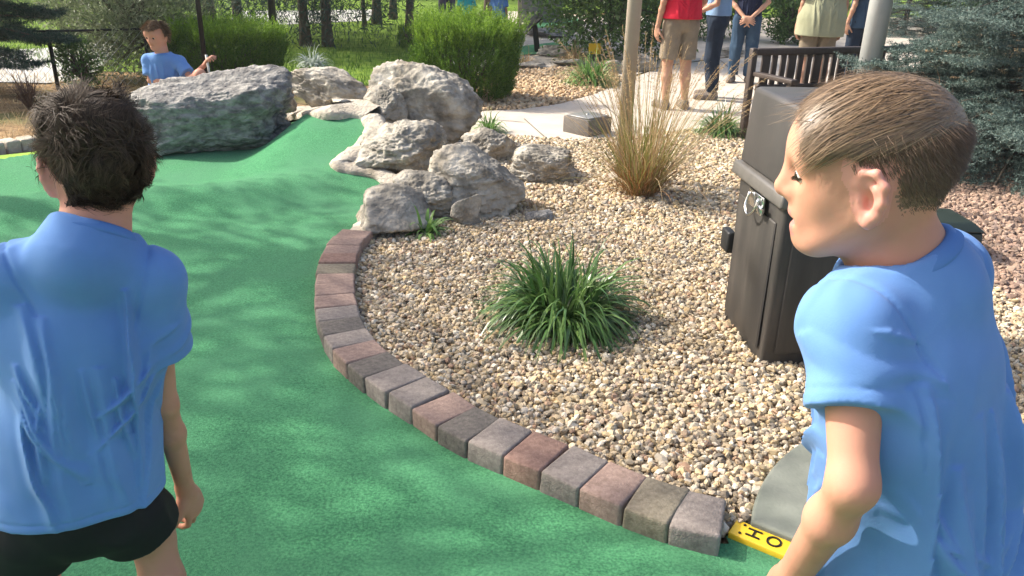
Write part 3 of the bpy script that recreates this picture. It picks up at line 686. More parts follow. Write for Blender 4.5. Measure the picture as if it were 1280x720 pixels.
q = P(765, 82); shrub((q[0]+.05, q[1]+.9, 0), 1.35, .95, 1.25, 420, 40, .09, .5, m_leaf, 'big broad leaved green shrub behind the tan pole', 35)
q = P(905, 70); shrub((q[0]+.4, q[1]+3.5, 0), 1.4, .8, 1.1, 260, 30, .10, .5, m_leaf, 'broad leaved shrub seen between the standing adults', 37)
q = P(985, 60); shrub((q[0]+.3, q[1]+.9, 0), .5, .4, .5, 110, 30, .09, .5, m_leaf, 'low green shrub behind the bench back', 39)
q = P(1160, 42); shrub((q[0]+.2, q[1]-.8, 0), .7, .5, .55, 150, 34, .08, .45, m_leaf, 'light green shrub behind the blue spruce', 41)
q = P(100, 112); shrub((q[0], q[1]+.1, 0), .25, .25, .3, 60, 26, .06, .35, m_leaf, 'small leafy shrub at the foot of the wire fence', 43)
# silver tuft behind the hump
q = P(392, 84); strap_clump((q[0], q[1], .0), .22, .30, 150, m_silver, 'small silvery white tuft behind the sloping boulder', 15, .022, 'silver_plant')
# bare twiggy bush on the straw bank, far left
q = P(38, 138); mb = MB(); R_ = np.random.default_rng(8)
for i in range(26):
    az = R_.uniform(0, 2*pi); el = rad(R_.uniform(55, 88)); L = R_.uniform(.22, .46); d = np.array([cos(az)*cos(el), sin(az)*cos(el), sin(el)]); p0 = q+[0, 0, -.01]; p1 = p0+d*L*.5; p2 = p1+nrm(d+R_.normal(0, .25, 3))*L*.5
    mb.add(*tube([p0, p1, p2], [.008, .006, .002], 4))
    for k in range(3): mb.add(*tube([p1, p1+nrm(d+R_.normal(0, .5, 3))*L*.35], [.004, .0015], 4))
tag(mb.obj('twiggy_bush', m_twig, base=q), 'bare reddish twiggy bush on the straw coloured bank', 'shrub')

# spruces: whorled branches with needle-covered twigs
def spruce(c, R0, H, nb, label, seed, mat, z0=.12, nl=.024, nw=.0042, dens=190, name='spruce_tree', group=None, tw=.055, face=None, trunk_r=.07):
    R_ = np.random.default_rng(seed); t = thing(name, (c[0], c[1], 0), label, 'tree', group); A = []; Bv = []; mbw = MB()
    ts = []; te = []
    for i in range(nb):
        z = z0+(H-z0)*(i/nb)**1.15; L = R0*(1-.93*(z-z0)/(H-z0))*R_.uniform(.78, 1.12); az = i*2.39996+R_.normal(0, .3)
        el = R_.uniform(-.22, .18); d = np.array([cos(az)*cos(el), sin(az)*cos(el), sin(el)]); m_ = max(4, int(L/tw))
        pts = []; p = np.array([c[0], c[1], z])
        for s_ in range(9): pts.append(p.copy()); p = p+d*L/8; d = nrm(d+[0, 0, -.06 if s_ < 4 else .07]+R_.normal(0, .035, 3))
        pts = np.array(pts); mbw.add(*tube(pts, np.linspace(.016, .004, 9), 4))
        for k in range(m_):
            f = .16+.84*(k+R_.random())/m_; x = f*8; i0 = min(int(x), 7); b0 = pts[i0]+(pts[i0+1]-pts[i0])*(x-i0); dd = nrm(pts[i0+1]-pts[i0])
            sd_ = nrm(np.cross(dd, [0, 0, 1.]))
            for sg in (1, -1):
                tl = L*.36*(1.05-f*.75)*R_.uniform(.6, 1.2)+.045; td = nrm(dd*.75+sg*sd_*.8+[0, 0, R_.uniform(-.22, .3)]); ts.append(b0); te.append(b0+td*tl)
                if tl > .11:
                    for g in (.35, .55, .78):
                        for s2 in (1, -1):
                            b2 = b0+td*tl*g; t2 = nrm(td*.8+s2*nrm(np.cross(td, [0, 0, 1.]))*.75+[0, 0, R_.uniform(-.25, .35)]); ts.append(b2); te.append(b2+t2*(tl*.34*(1.2-g)+.035))
        ts.append(pts[5]); te.append(pts[8])
    ts = np.array(ts); te = np.array(te); ln = np.linalg.norm(te-ts, axis=1); n = np.maximum((ln*dens).astype(int), 6); idx = np.repeat(np.arange(len(ts)), n); N_ = len(idx)
    f = R_.random(N_)[:, None]; C = ts[idx]+(te-ts)[idx]*f; ax = nrm((te-ts)[idx]); d = nrm(ax*.65+nrm(R_.normal(size=(N_, 3)))*.95)
    V, F = leaf_quads(C, d, nrm(R_.normal(size=(N_, 3))), nl*R_.uniform(.75, 1.25, N_), np.full(N_, nw), .05)
    mobj('foliage', V, F, mat, t); mbw.obj('branch', m_bark, t)
    mbt = MB().add(*tube([(c[0], c[1], -.05), (c[0], c[1], H*.5), (c[0], c[1], H*.97)], [trunk_r, trunk_r*.65, .008], 10)); mbt.obj('trunk', m_bark, t); return t
q = P(1255, 232); spruce((q[0]+.35, q[1]+.5), 1.62, 3.6, 165, 'large blue spruce at the right with drooping silvery branches', 51, m_spr, tw=.06, dens=230, nl=.026, nw=.0048)
q = P(1125, 45); spruce((q[0]+.2, q[1]+.3), 1.25, 3.4, 90, 'second blue spruce further back behind the grey pole', 52, m_spr, tw=.09, dens=110, nl=.035, nw=.008)
q = P(-42, 128); spruce((q[0]-.15, q[1]+.55), 1.15, 3.6, 110, 'dark pine at the far left edge above the straw bank', 53, m_pine, z0=.5, tw=.08, dens=150, nl=.045, nw=.006, name='pine_tree')

# background trees: trunk, limbs, crown
def bgtree(c, h, tr, label, seed, mat, rx=2.2, rz=2.2, zc=None, nclump=160, per=40, size=.2, asp=.5, name='tree', lean=0., group='trees on the far lawn', lb=14, spread=.16):
    t = thing(name, (c[0], c[1], 0), label, 'tree', group); zc = zc or h-rz*.8
    R_ = np.random.default_rng(seed); pts = smooth_path([(c[0], c[1], -.1), (c[0]+lean*.4+R_.normal(0, .05), c[1], h*.35), (c[0]+lean, c[1]+R_.normal(0, .1), h*.8)], 10)
    fl = np.linspace(1, .35, 10); fl[0] = 1.35
    V, F = tube(pts, tr*fl, 12); V = V+.05*tr*6*np.stack([fbm(V*[4, 4, 1.2], 3, seed), fbm(V*[4, 4, 1.2]+9, 3, seed), V[:, 0]*0], -1)*.4; mobj('trunk', V, F, m_bark, t)
    cc_ = (c[0]+lean, c[1], zc); V, F, cc = cloud(cc_, rx, rx, rz, nclump, per, size, asp, seed, shell=.6, spread=spread); mobj('crown', V, F, mat, t)
    limbs(cc_, (c[0]+lean*.5, c[1], zc-rz*.9), cc, lb, tr*.35, seed).obj('limb', m_bark, t)
    return t
tr = [((383, 57), 7, .10, 'dark trunked tree left of the pair on the shaded lawn', m_pine, 2.3, 2.2, 2.2),
      ((410, 58), 7, .095, 'dark trunked tree with low foliage, right of its twin on the lawn', m_pine, 2.1, 2.2, 2.15),
      ((456, 33), 7, .05, 'slender dark tree trunk on the lawn above the gap in the boulders', m_tree, 2.0, 2.0, 5),
      ((471, 30), 8, .11, 'thick dark trunk on the far lawn beside a slender one', m_tree, 2.6, 2.4, 5.2),
      ((491, 24), 8, .095, 'grey trunk on the far lawn left of the leaning tree', m_tree, 2.5, 2.4, 5.4),
      ((511, 46), 6, .09, 'thin leaning tree just left of the tall clipped yew', m_tree, 1.6, 1.8, 4.2),
      ((609, 22), 8, .10, 'brown tree trunk behind the children in turquoise and blue', m_tree, 2.4, 2.2, 5.4),
      ((300, 42), 7, .11, 'dark tree behind the lime green yew', m_pine, 2.4, 2.4, 2.9),
      ((262, 30), 8, .13, 'dark tree far behind the lime green yew', m_pine, 2.8, 2.8, 3.2)]
for i, (px, h, r_, lab, mt, rx, rz, zc) in enumerate(tr):
    q = P(*px); bgtree((q[0], q[1]), h, r_, lab, 60+i, mt, rx, rz, zc, nclump=190 if mt is m_pine else 150, per=80 if mt is m_pine else 44, size=.13 if mt is m_pine else .16, asp=.16 if mt is m_pine else .5, lean=.45 if 'leaning' in lab else .0)
far = [(-26, 30), (-19, 36), (-11, 40), (-3.5, 44), (4, 40), (11, 36), (18, 33), (-22, 24), (9, 27), (25, 28), (-9.5, 37), (15, 22)]
flab = ['wide leafy tree far left beyond the road', 'leafy tree far beyond the road', 'leafy tree at the far end of the lawn behind the pines', 'tree at the very back of the lawn', 'tree at the very back above the far green', 'leafy tree beyond the far paving', 'leafy tree far behind the bench', 'tree on the lawn past the wire fence', 'leafy tree behind the standing adults', 'leafy tree far right behind the spruces', 'leafy tree on the lawn behind the dark trunks', 'leafy tree behind the second spruce']
for i, (x, y) in enumerate(far):
    bgtree((x, y), 9, .28, flab[i], 80+i, m_tree, 4.2, 4.0, 4.6, nclump=120, per=38, size=.36, asp=.55, group='leafy trees at the back of the park', lb=10)
# shade trees just outside the picture on the left: their crowns dapple the green
SHADE = [((-8.8, 4.7), 6.6, 2.2, 1.5, 5.4, 85), ((-6.4, 3.6), 6.4, 1.3, 1.0, 5.0, 60), ((-6.8, 6.0), 6.6, 1.6, 1.1, 5.2, 55)]
for i, (c_, h, rx, rz, zc, ncl) in enumerate(SHADE):
    bgtree(c_, h, .16, ['leafy shade tree standing left of the green beyond the kerb', 'nearest leafy shade tree at the left of the green', 'sparse leafy shade tree left of the dark boulder'][i], 95+i, m_tree, rx, rz, zc, nclump=ncl, per=46, size=.11, asp=.5, group=None, lb=16, spread=.3)
# dry straw and grass on the bank at far left
R_ = np.random.default_rng(77); n = 5200; x = R_.uniform(-10, -2.6, n); y = R_.uniform(6.6, 11, n); k = (y > 6.65+.0*x) & ((x < -3.6) | (y > 7.9)); x, y = x[k], y[k]; n = len(x)
az = R_.uniform(0, 2*pi, n); el = R_.uniform(.25, 1.3, n); d = np.stack([np.cos(az)*np.cos(el), np.sin(az)*np.cos(el), np.sin(el)], -1)
V, F = blades(np.stack([x, y, np.full(n, -.012)], -1), d, R_.uniform(.05, .14, n), np.full(n, .007), R_.uniform(0, 1.5, n), 3, 3)
tag(mobj('dry_grass', V, F, m_gold), 'short dry straw grass on the bank at far left', 'grass', kind='stuff')
n = 26000; x = R_.uniform(-14, 1.2, n); y = 10.6+18*R_.random(n)**1.6; k = inpoly(x, y, LAWN); x, y = x[k], y[k]; n = len(x)
az = R_.uniform(0, 2*pi, n); d = np.stack([np.cos(az)*.4, np.sin(az)*.4, np.ones(n)], -1)
V, F = blades(np.stack([x, y, np.full(n, -.004)], -1), d, R_.uniform(.05, .11, n), np.full(n, .012), R_.uniform(0, 1., n), 2, 4)
m_gr = M('grass_blade', ((.06, .13, .02), (.10, .20, .03), (.15, .25, .04)), src='island', rough=.7, trans=.3)
tag(mobj('lawn_grass', V, F, m_gr), 'mown green grass of the shaded lawn behind the boulders', 'grass', kind='stuff')
# ================================================================== built objects
m_brn = M('brown_moulded_plastic', ((.05, .047, .046), (.066, .062, .06)), scale=8, rough=.42, bump=.25, bscale=160, spec=.5, bdist=.002, second=((.065, .056, .048), 4, .6, .8), stretch=(1, 1, .35))
m_brn2 = M('weathered_brown_panel', ((.024, .022, .021), (.037, .034, .031), (.062, .055, .049)), scale=5, rough=.55, bump=.3, bscale=90, spec=.45, bdist=.002, stretch=(2, 2, .35))
m_lip = M('grey_brown_lid_edge', ((.10, .095, .088), (.13, .122, .112)), scale=20, rough=.4, spec=.5)
m_chr = M('chrome', ((.75, .75, .74),), rough=.18, metal=1.)
m_bench = M('dark_brown_slats', ((.045, .034, .03), (.065, .05, .043)), scale=6, rough=.5, bump=.2, bscale=60, spec=.4, stretch=(4, 4, .6))
m_tan = M('tan_painted_steel', ((.36, .31, .25), (.41, .36, .29)), scale=8, rough=.6, spec=.3)
m_gry = M('grey_painted_steel', ((.36, .38, .38), (.42, .44, .435)), scale=6, rough=.45, spec=.4)
m_dk = M('dark_metal', ((.014, .015, .016),), rough=.5, spec=.4)
m_blkst = M('grey_block_stone', ((.11, .10, .09), (.17, .155, .14)), scale=14, rough=.85, bump=.5, bscale=70)
m_blktop = M('light_lens_plate', ((.20, .20, .195),), rough=.3, spec=.6)
m_dgrn = M('dark_green_plastic', ((.016, .026, .022), (.022, .033, .028)), scale=9, rough=.45, spec=.45)
m_signy = M('yellow_sign', ((.82, .50, .01),), rough=.5)
m_wall = M('grey_far_wall', ((.16, .16, .16), (.22, .22, .215)), scale=3, rough=.9)

# ---- litter bin
A = P(950, 462); Bk = P(903, 398); ey = nrm((Bk-A)*[1, 1, 0]); ex = np.array([ey[1], -ey[0], 0]); BD = np.linalg.norm(Bk-A)*1.0; BW = .56
o0 = A+ex*BW/2+ey*BD/2; t = thing('litter_bin', (o0[0], o0[1], 0), 'dark brown hooded litter bin with a hinged tapered lid', 'litter bin')
Rb = np.stack([ex, ey, [0, 0, 1.]], 1)
ZF = .72
def loc(v): return np.asarray(v, float)@Rb.T+[o0[0], o0[1], 0]
def bx(mb, s, c, bev=.008, taper=(1, 1), shift=(0, 0)):
    V, F = bevbox(s, bev, 2, taper); V = V.copy(); top = V[:, 2] > 0; V[top, 0] += shift[0]; V[top, 1] += shift[1]; mb.add(loc(V+np.array(c)), F)
mb = MB(); bx(mb, (BW, BD, ZF-.0), (0, 0, ZF/2), .02, (1.03, 1.03)); mb.obj('body', m_brn2, t)
mb = MB(); bx(mb, (BW-.09, .012, ZF-.16), (0, -BD/2-.007, ZF/2), .006); bx(mb, (.012, BD-.09, ZF-.16), (-BW/2-.0105, 0, ZF/2), .006); mb.obj('panel', m_brn2, t)
mb = MB(); bx(mb, (BW+.085, BD+.085, .06), (0, 0, ZF+.028), .012, (.975, .975)); lid = mb.obj('lid_rim', m_lip, t)
HH = .33; mb = MB(); bx(mb, (BW+.035, BD+.035, HH), (0, 0, ZF+.057+HH/2), .022, (.93, .93), (.0, .015)); hood = mb.obj('hood', m_brn, t)
mb = MB(); bx(mb, (.36, .02, .17), (0, -BD/2*.93-.006, ZF+.24), .006); mb.obj('flap', m_brn, t)
mb = MB(); y_ = -.02
bx(mb, (.012, .17, .07), (-BW/2-.027, y_, ZF-.045), .004)
mb.obj('latch_plate', m_chr, t)
mb = MB(); pts = [(-BW/2-.04, y_-.055, ZF-.02), (-BW/2-.055, y_-.05, ZF-.075), (-BW/2-.06, y_, ZF-.105), (-BW/2-.055, y_+.05, ZF-.075), (-BW/2-.04, y_+.055, ZF-.02)]
mb.add(*tube(loc(smooth_path(pts, 16)), .0055, 8)); bx(mb, (.02, .05, .035), (-BW/2-.042, y_-.09, ZF-.06), .004); mb.obj('latch', m_chr, t)
mb = MB(); bx(mb, (.04, .10, .10), (-BW/2-.02, BD/2+.01, .40), .008); mb.obj('hinge_block', m_dk, t)
mb = MB(); bx(mb, (BW-.06, BD-.06, .03), (0, 0, .012), .004); mb.obj('base', m_dk, t)

# ---- low dark green valve box behind the bin
q = P(1160, 330); t = thing('valve_box', (q[0], q[1]+.2, 0), 'low dark green plastic valve box on the gravel right of the bin', 'valve box'); c = np.array([q[0], q[1]+.2, 0])
V, F = bevbox((.62, .40, .19), .012, 2, (.93, .9), c=c+[0, 0, .095]); mobj('body', V, F, m_dgrn, t)
V, F = bevbox((.60, .39, .05), .012, 2, (.8, .74), c=c+[0, 0, .217]); mobj('lid', V, F, m_dgrn, t)

# ---- square block light near the path
a0, b0, c0 = P(699, 160, 0), P(716, 187, 0), P(752, 180, 0)
ctr = (a0+c0)/2+[.08, .12, 0]; t = thing('block_light', (ctr[0], ctr[1], 0), 'square stone block with a light lens set in its top beside the path', 'path light')
ang = math.atan2((c0-b0)[1], (c0-b0)[0]); Rl = Rz(ang)
V, F = bevbox((.34, .34, .17), .01, 2, R=Rl, c=ctr+[0, 0, .085]); mobj('block', V, F, m_blkst, t)
V, F = bevbox((.30, .30, .016), .006, 2, R=Rl, c=ctr+[0, 0, .177]); tp = mobj('cap_plate', V, F, m_blktop, t)
V, F = tube([ctr+[0, .02, .183], ctr+[0, .02, .192]], .014, 12); mobj('lens', V, F, m_chr, t)

# ---- poles
def pole(px, py, r, h, mat, label, name='pole', coll=True, top=None):
    q = P(px, py); t = thing(name, (q[0], q[1], 0), label, 'pole'); V, F = tube([q+[0, 0, -.05], q+[0, 0, h]], r, 20); mobj('shaft', V, F, mat, t)
    if coll: V, F = tube([q+[0, 0, .0], q+[0, 0, .05], q+[0, 0, .06]], [r*1.9, r*1.9, r*1.2], 20); mobj('base_collar', V, F, mat, t)
    return t
pole(776, 226, .053, 3.6, m_tan, 'tan painted pole rising behind the feathery grass', 'lamp_post')
pole(1066, 190, .095, 3.6, m_gry, 'thick light grey pole between the bin and the spruces', 'lamp_post')
pole(347, 96, .05, 3.4, m_dk, 'thin dark pole behind the lime yew and sloping boulder', 'lamp_post', False)
pole(649, 36, .05, 3.0, m_tan, 'distant pale pole beside the grey wall', 'lamp_post', False)
q = Y(258, 66, 9.6); q0 = P(262, 112); 
pole(261, 118, .028, 3.2, m_dk, 'slender black post in front of the lime green yew', 'garden_post', False)

# ---- bench, back rest towards the bin
b0 = np.array([2.22, 7.75, 0]); b1 = np.array([3.75, 8.35, 0]); bd_ = nrm(b1-b0); bn_ = np.array([-bd_[1], bd_[0], 0]); BL = np.linalg.norm(b1-b0); bm_ = (b0+b1)/2
t = thing('park_bench', (bm_[0], bm_[1], 0), 'dark brown slatted park bench behind the litter bin', 'bench'); Rq = np.stack([bd_, bn_, [0, 0, 1.]], 1)
def pb(mb, s, c, bev=.006):
    V, F = bevbox(s, bev, 2); mb.add((V+np.array(c))@Rq.T+bm_, F)
mb = MB(); pb(mb, (BL, .06, .065), (0, 0, .835), .012); mb.obj('top_rail', m_bench, t)
mb = MB(); pb(mb, (BL-.1, .045, .06), (0, 0, .50)); mb.obj('lower_rail', m_bench, t)
ns = 15
for i in range(ns):
    mb = MB(); wv = .055 if i % 3 else .09; pb(mb, (wv, .024, .30), (-BL/2+.12+(BL-.24)*i/(ns-1), 0, .666), .004); mb.obj('back_slat', m_bench, t)
for s_ in (-1, 1):
    mb = MB(); pb(mb, (.06, .065, .87), (s_*(BL/2+.031), 0, .435), .012); mb.obj('leg', m_bench, t)
    mb = MB(); pb(mb, (.06, .06, .62), (s_*(BL/2-.02), -.52, .31)); mb.obj('leg', m_bench, t)
    mb = MB(); pb(mb, (.075, .56, .04), (s_*(BL/2-.0), -.31, .64)); mb.obj('armrest', m_bench, t)
for i in range(5):
    mb = MB(); pb(mb, (BL-.06, .085, .03), (0, -.09-.1*i, .435)); mb.obj('seat_slat', m_bench, t)

# ---- podium sign and yellow marker far off
q = P(672, 66); t = thing('podium_sign', q, 'black slanted podium sign on a post beside the far green', 'sign')
V, F = tube([q+[.0, 0, -.02], q+[-.06, 0, .42], q+[-.10, 0, .5]], [.05, .05, .06], 8); mobj('post', V, F, m_dk, t)
V, F = bevbox((.40, .34, .03), .006, 2, R=Ry(-.75)@Rx(.3), c=q+[-.10, 0, .53]); mobj('plate', V, F, m_dk, t)
q = P(741, 78); t = thing('yellow_marker', q, 'small yellow marker sign on a short black stake', 'sign')
V, F = tube([q, q+[0, 0, .2]], .016, 8); mobj('stake', V, F, m_dk, t)
V, F = bevbox((.21, .03, .17), .008, 2, R=Rz(.25)@Rx(-.2), c=q+[.02, 0, .22]); mobj('plate', V, F, m_signy, t)
q = P(660, 30); V, F = bevbox((1.1, .25, 1.3), .02, 2, R=Rz(.1), c=q+[.35, .6, .62]); tag(mobj('garden_wall', V, F, m_wall, base=q+[.35, .6, 0]), 'plain grey wall slab behind the far green', 'wall')

# ---- wire fence far left
f0, f1, f2 = P(-120, 108), P(73, 111), P(190, 104)
t = thing('wire_fence', (f1[0], f1[1], 0), 'black wire fence with thin posts in front of the pale road', 'fence'); FH = .66
for a in (f0, (f0+f1)/2, f1, f2):
    V, F = tube([a+[0, 0, -.05], a+[0, 0, FH+.02]], .024, 8); mobj('post', V, F, m_dk, t)
V, F = tube([f0+[0, 0, FH], f1+[0, 0, FH], f2+[0, 0, FH]], .014, 8); mobj('top_rail', V, F, m_dk, t)
mb = MB()
for a, b_ in ((f0, f1), (f1, f2)):
    L = np.linalg.norm(b_-a); n = int(L/.09); 
    for i in range(n):
        for dz in (1, -1):
            s0 = a+(b_-a)*(i/n); k = min(1, i/n+FH/L) if dz == 1 else max(0, i/n-FH/L); e = a+(b_-a)*k; fr_ = abs(k-i/n)*L
            mb.add(*tube([s0, e+[0, 0, fr_]], .0022, 3, cap=False))
mb.obj('wire_mesh', m_gry, t)
# ================================================================== people
m_skin = M('skin', ((.49, .235, .155), (.55, .28, .19), (.60, .325, .23)), scale=9, detail=8, rough=.6, spec=.25, sss=.07, bump=.16, bscale=420, bdist=.001, second=((.53, .215, .155), 9, .48, .8))
m_skin2 = M('tanned_skin', ((.42, .23, .15), (.50, .28, .19)), scale=7, detail=5, rough=.55, spec=.3)
m_lip = M('lip', ((.52, .20, .17), (.58, .25, .21)), scale=20, rough=.4, spec=.4)
m_ear = M('ear_skin', ((.60, .27, .21), (.66, .32, .25)), scale=14, rough=.5, spec=.35, sss=.15)
m_blue = M('blue_jersey', ((.115, .235, .50), (.13, .265, .56), (.15, .295, .61)), scale=4, detail=6, rough=.85, bump=.16, bscale=420, spec=.08, sheen=.1, bdist=.0015)
m_bluest = M('blue_collar_rib', ((.105, .225, .51),), rough=.85, spec=.15)
m_black = M('black_shorts_cloth', ((.010, .010, .012), (.016, .016, .018)), scale=12, rough=.7, bump=.2, bscale=300, spec=.25, bdist=.001)
m_hdark = M('dark_brown_hair', ((.022, .014, .009), (.042, .027, .017), (.068, .045, .029), (.10, .068, .045)), src='island', rough=.6, spec=.22)
m_hlight = M('light_brown_hair', ((.13, .083, .046), (.20, .13, .075), (.28, .19, .11), (.085, .055, .033)), src='island', rough=.42, spec=.5)
m_hshort = M('short_brown_hair', ((.10, .066, .042), (.145, .095, .06), (.19, .125, .08), (.075, .05, .034)), src='island', rough=.6, spec=.3)
m_scalp_d = M('dark_scalp', ((.03, .021, .016),), rough=.8)
m_scalp_l = M("brown_scalp", ((.26, .165, .11),), rough=.8)
m_eyew = M('eye_white', ((.70, .66, .62),), rough=.2, spec=.5)
m_iris = M('eye_iris', ((.03, .02, .014),), rough=.15, spec=.5)
m_red = M('red_shirt', ((.50, .012, .035), (.60, .018, .045)), scale=9, rough=.8, spec=.2)
m_khaki = M('khaki_shorts', ((.20, .165, .12), (.26, .215, .16)), scale=9, rough=.85, bump=.2, bscale=100, spec=.15)
m_jean = M('dark_jeans', ((.012, .020, .035), (.02, .032, .055)), scale=12, rough=.85, spec=.15)
m_jean2 = M('blue_jeans', ((.025, .05, .09), (.04, .075, .125)), scale=12, rough=.85, spec=.15)
m_lblue = M('light_blue_shirt', ((.16, .27, .45), (.20, .32, .50)), scale=9, rough=.85, spec=.15)
m_navy = M('navy_shirt', ((.010, .014, .035), (.015, .02, .048)), scale=9, rough=.85, spec=.15)
m_oliv = M('pale_olive_shirt', ((.30, .31, .20), (.36, .37, .25)), scale=5, rough=.9, bump=.2, bscale=60, spec=.1)
m_turq = M('turquoise_shirt', ((.04, .42, .44), (.06, .50, .50)), scale=5, rough=.9, spec=.1)
m_shoe = M('brown_trainer', ((.10, .08, .065), (.17, .14, .12), (.30, .27, .24)), scale=30, rough=.7)
m_purp = M('purple_grey_trousers', ((.07, .06, .11), (.09, .08, .14)), scale=8, rough=.85)
m_grp = M('putter_grip', ((.015, .015, .017),), rough=.6)
m_shaft = M('steel_shaft', ((.55, .55, .54),), rough=.25, metal=1.)
m_wood = M('pale_putter_grip', ((.55, .55, .50),), rough=.5)

def frame(f, up=(0, 0, 1)):
    f = nrm(np.asarray(f, float)); r = nrm(np.cross(f, up)); u = np.cross(r, f); return np.stack([r, f, u], 1)
class Sdf:
    """smoothly joined primitives with cheap culling"""
    def __init__(s): s.pr = []
    def cone(s, a, b, ra, rb, k=.02):
        a = np.asarray(a, float); b = np.asarray(b, float); c = (a+b)/2; s.pr.append((0, (a, b, ra, rb), k, c, np.linalg.norm(b-a)/2+max(ra, rb))); return s
    def ell(s, c, r, R=None, k=.02, sub=False):
        s.pr.append((2 if sub else 1, (np.asarray(c, float), np.asarray(r, float), R), k, np.asarray(c, float), max(r))); return s
    def __call__(s, p):
        lo, hi = p.min(0), p.max(0); d = np.full(len(p), 1.)
        for t, a, k, c, R in s.pr:
            if np.linalg.norm(np.maximum(np.maximum(lo-c, c-hi), 0)) > R+.16: continue
            if t == 0: d = smin(d, d_cone(p, *a), k)
            elif t == 1: d = smin(d, d_ell(p, *a), k)
            else: d = smax(d, -d_ell(p, *a), k)
        return d
    def bounds(s):
        lo = np.min([c-R for t, a, k, c, R in s.pr if t != 2], 0); hi = np.max([c+R for t, a, k, c, R in s.pr if t != 2], 0); return lo, hi

def add_head(S, C, R, hh, neck, detail=True, mouth_open=.0, nr=.25, lids=True):
    g = lambda x, y, z: C+R@(np.array([x, y, z])*hh)
    e = lambda c, r, k=.03, rot=None, sub=False: S.ell(g(*c), np.array(r)*hh, R if rot is None else R@rot, k*hh/.22*1.0, sub)
    S.cone(neck, g(0, -.09, -.22), nr*hh*1.02, nr*hh*.92, .03)
    e((0, -.07, .13), (.335, .42, .375), .03); e((0, .02, -.02), (.31, .36, .36), .04)
    e((0, .10, -.20), (.205, .26, .30), .03)
    for s_ in (1, -1):
        S.cone(g(s_*.23, -.03, -.20), g(s_*.10, .26, -.42), .070*hh, .055*hh, .035); e((s_*.155, .215, -.10), (.095, .075, .11), .03)
    e((0, .305, -.415), (.085, .085, .072), .025)
    e((0, .29, .16), (.24, .10, .14), .04)
    if not detail: e((0, .40, -.08), (.05, .07, .06), .015); 
    else:
        for s_ in (1, -1): e((s_*.145, .405, .015), (.085, .07, .055), .02, None, True)
        S.cone(g(0, .345, .06), g(0, .462, -.085), .028*hh, .040*hh, .022); e((0, .44, -.115), (.042, .045, .034), .01)
        for s_ in (1, -1): e((s_*.055, .39, -.125), (.035, .045, .034), .01)
        e((0, .335, -.26), (.105, .062, .085), .025)
        e((0, .388, -.243), (.072, .028, .024), .008); e((0, .368, -.318-mouth_open), (.062, .030, .028), .008)
        e((0, .395, -.279-mouth_open*.5), (.095, .065, .007+mouth_open*.55), .006, None, True)
        if lids:
            for s_ in (1, -1): e((s_*.145, .316, .024), (.066, .052, .046), .008)
            for s_ in (1, -1): S.cone(g(s_*.065, .345, .085), g(s_*.235, .30, .085), .024*hh, .018*hh, .02)
    for s_ in (1, -1):
        c0 = np.array([s_*.338, -.02, -.085]); ra = Rz(s_*.42)*.92
        q = lambda y, z, x=0.: g(*(c0+ra@np.array([s_*x, y, z])))
        if detail:
            hel = [(.05, -.01, .0), (.065, .08, .03), (.03, .15, .05), (-.05, .155, .06), (-.10, .08, .06), (-.09, -.02, .055), (-.055, -.10, .045), (-.0, -.155, .03), (.035, -.13, .015)]
            for a, b_ in zip(hel[:-1], hel[1:]): S.cone(q(a[0], a[1], a[2]), q(b_[0], b_[1], b_[2]), .021*hh, .021*hh, .006)
            S.cone(q(.0, -.13, .02), q(.01, -.11, .015), .036*hh, .03*hh, .01)
            ah = [(.0, .10, .03), (-.05, .05, .04), (-.045, -.04, .038), (-.01, -.10, .03)]
            for a, b_ in zip(ah[:-1], ah[1:]): S.cone(q(a[0], a[1], a[2]), q(b_[0], b_[1], b_[2]), .016*hh, .016*hh, .008)
            S.ell(q(-.02, .0, .0), np.array([.02, .07, .11])*hh, R@Rz(s_*.42), .008); S.ell(q(.005, -.02, .045), np.array([.045, .034, .052])*hh, R@Rz(s_*.42), .006, True)
            S.cone(q(.055, -.02, .02), q(.05, -.06, .022), .018*hh, .016*hh, .012)
        else: S.ell(q(-.02, 0, .02), np.array([.035, .085, .15])*hh, R@Rz(s_*.62), .01)
    return g

